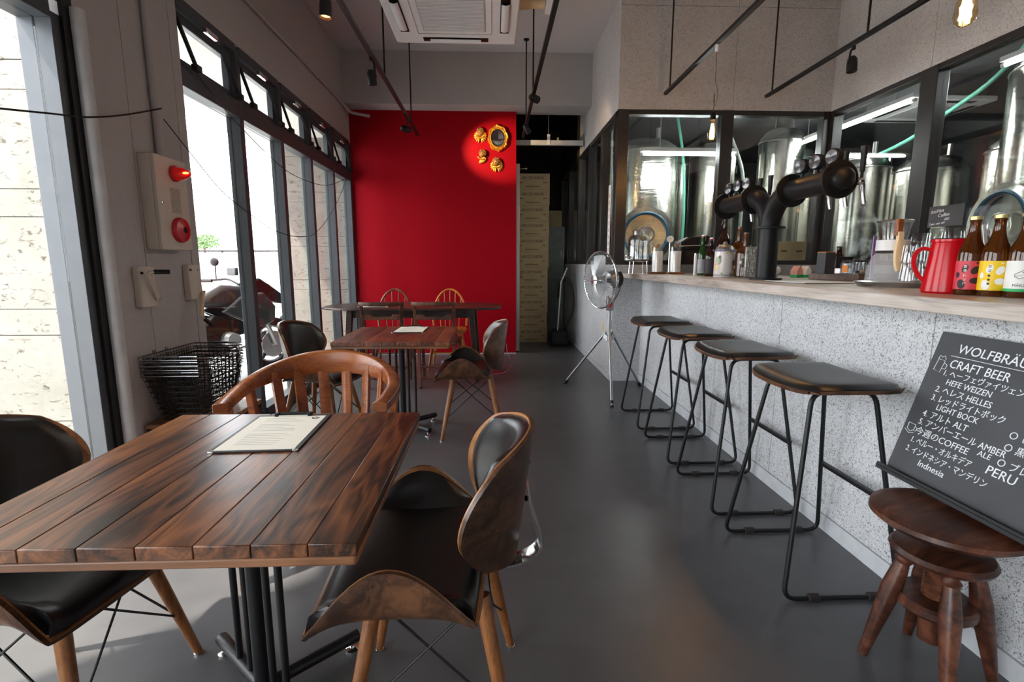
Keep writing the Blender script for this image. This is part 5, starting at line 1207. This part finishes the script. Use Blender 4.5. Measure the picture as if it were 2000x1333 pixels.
MB().tube([(0, -.05, .45), (0, -.74, .30)], .035, 10).build('swingarm', 'bikeblack', mb)
MB().torus((0, .74, .30), (1, 0, 0), .325, .03, 20, 6, R(20), R(150)).build('front_mudguard', 'bikeblack', mb)
MB().bx(-.075, .075, .34, .38, 1.08, 1.16).build('navigator', 'slate', mb, .01)
MB().tube([(-.14, -.02, .3), (-.32, .05, .012)], .012, 8).build('side_stand', 'bikeblack', mb)
car = thing('parked_car', 'white car parked across the street beyond the motorcycle', 'car', (-5.2, 11.0, -.035))
prof = [(-2.0, .30), (-2.05, .62), (-1.9, .86), (-1.1, .98), (-.55, 1.42), (.9, 1.45), (1.65, .98), (2.0, .80), (2.05, .35)]
MB().prism(prof, -.82, .82, Matrix(((1, 0, 0, 0), (0, 0, 1, 0), (0, 1, 0, 0), (0, 0, 0, 1)))).build('body', 'carwhite', car, .06)
for x0, x1 in ((-.95, -.02), (.04, 1.2)): MB().prism([(x0 + .25 if x0 < 0 else x0, 1.36), (x1 - (.25 if x0 > 0 else 0), 1.36), (x1, 1.02), (x0, 1.02)], -.828, -.82, Matrix(((1, 0, 0, 0), (0, 0, 1, 0), (0, 1, 0, 0), (0, 0, 0, 1)))).build('side_window', 'carglass', car)
for x in (-1.25, 1.30):
    for y in (-.80, .80):
        wh = MB().torus((x, y, .31), (0, 1, 0), .25, .07, 32, 8).build('tyre', 'tyre', car); MB().lathe([(0, .02), (.03, .03), (.20, .01), (.2, -.02), (0, -.02)], 24, (x, y - .04, .31), (0, -1, 0)).build('wheel_disc', 'alu', wh)
        for k in range(6): a = PI / 3 * k; MB().tube([(x + .05 * math.cos(a), y - .07, .31 + .05 * math.sin(a)), (x + .18 * math.cos(a), y - .06, .31 + .18 * math.sin(a))], (.016, .01), sec=RECT).build('wheel_slot', 'blackm', wh)
van = thing('far_van', 'pale van far down the street behind the handrail', 'van', (-21.5, 48, -.035)); MB().prism([(-2.2, .35), (-2.2, 1.9), (1.2, 1.95), (1.9, 1.2), (2.2, 1.0), (2.2, .35)], -.85, .85, Matrix(((1, 0, 0, 0), (0, 0, 1, 0), (0, 1, 0, 0), (0, 0, 0, 1)))).build('body', 'carwhite', van, .08); MB().bx(-2.0, 1.2, -.86, -.85, 1.1, 1.6).build('side_windows', 'grille', van)
for x in (-1.4, 1.4): MB().torus((x, -.85, .32), (0, 1, 0), .26, .06, 24, 8).build('wheel', 'tyre', van)
rl = thing('street_handrail', 'thin dark street handrail behind the motorcycle', 'railing', (-6.5, 14.0, -.035))
for z in (1.0, 1.55): MB().tube([(-2.5, 0, z), (2.3, 0, z)], .025, 8).build('rail', 'blackm', rl)
for x in (-2.4, -.8, .8, 2.2): MB().tube([(x, 0, 0), (x, 0, 1.9 if x > 2 else 1.57)], .03, 8).build('post', 'blackm', rl)
tr = thing('street_tree', 'small green street tree far beyond the motorcycle', 'tree', (-13.6, 24.5, -.035)); MB().tube([(0, 0, 0), (.05, 0, 1.2), (0, 0, 2.2)], [.10, .08, .05], 8).build('trunk', 'stoolwood', tr)
lf = MB(); r2 = random.Random(3)
for k in range(420):
    a = r2.uniform(0, 2 * PI); q = r2.random() ** .5; p = V((.65 * q * math.cos(a), .65 * q * math.sin(a), 2.25 + r2.uniform(-.45, .35) * (1 - q * .5))); n = V((r2.gauss(0, 1), r2.gauss(0, 1), r2.gauss(0, 1))).normalized(); b = n.orthogonal().normalized(); e = n.cross(b)
    lf.add([p - b * .09, p - e * .05, p + b * .09, p + e * .05], [(0, 1, 2, 3)])
lf.build('foliage', 'leaf', tr)['kind'] = 'stuff'
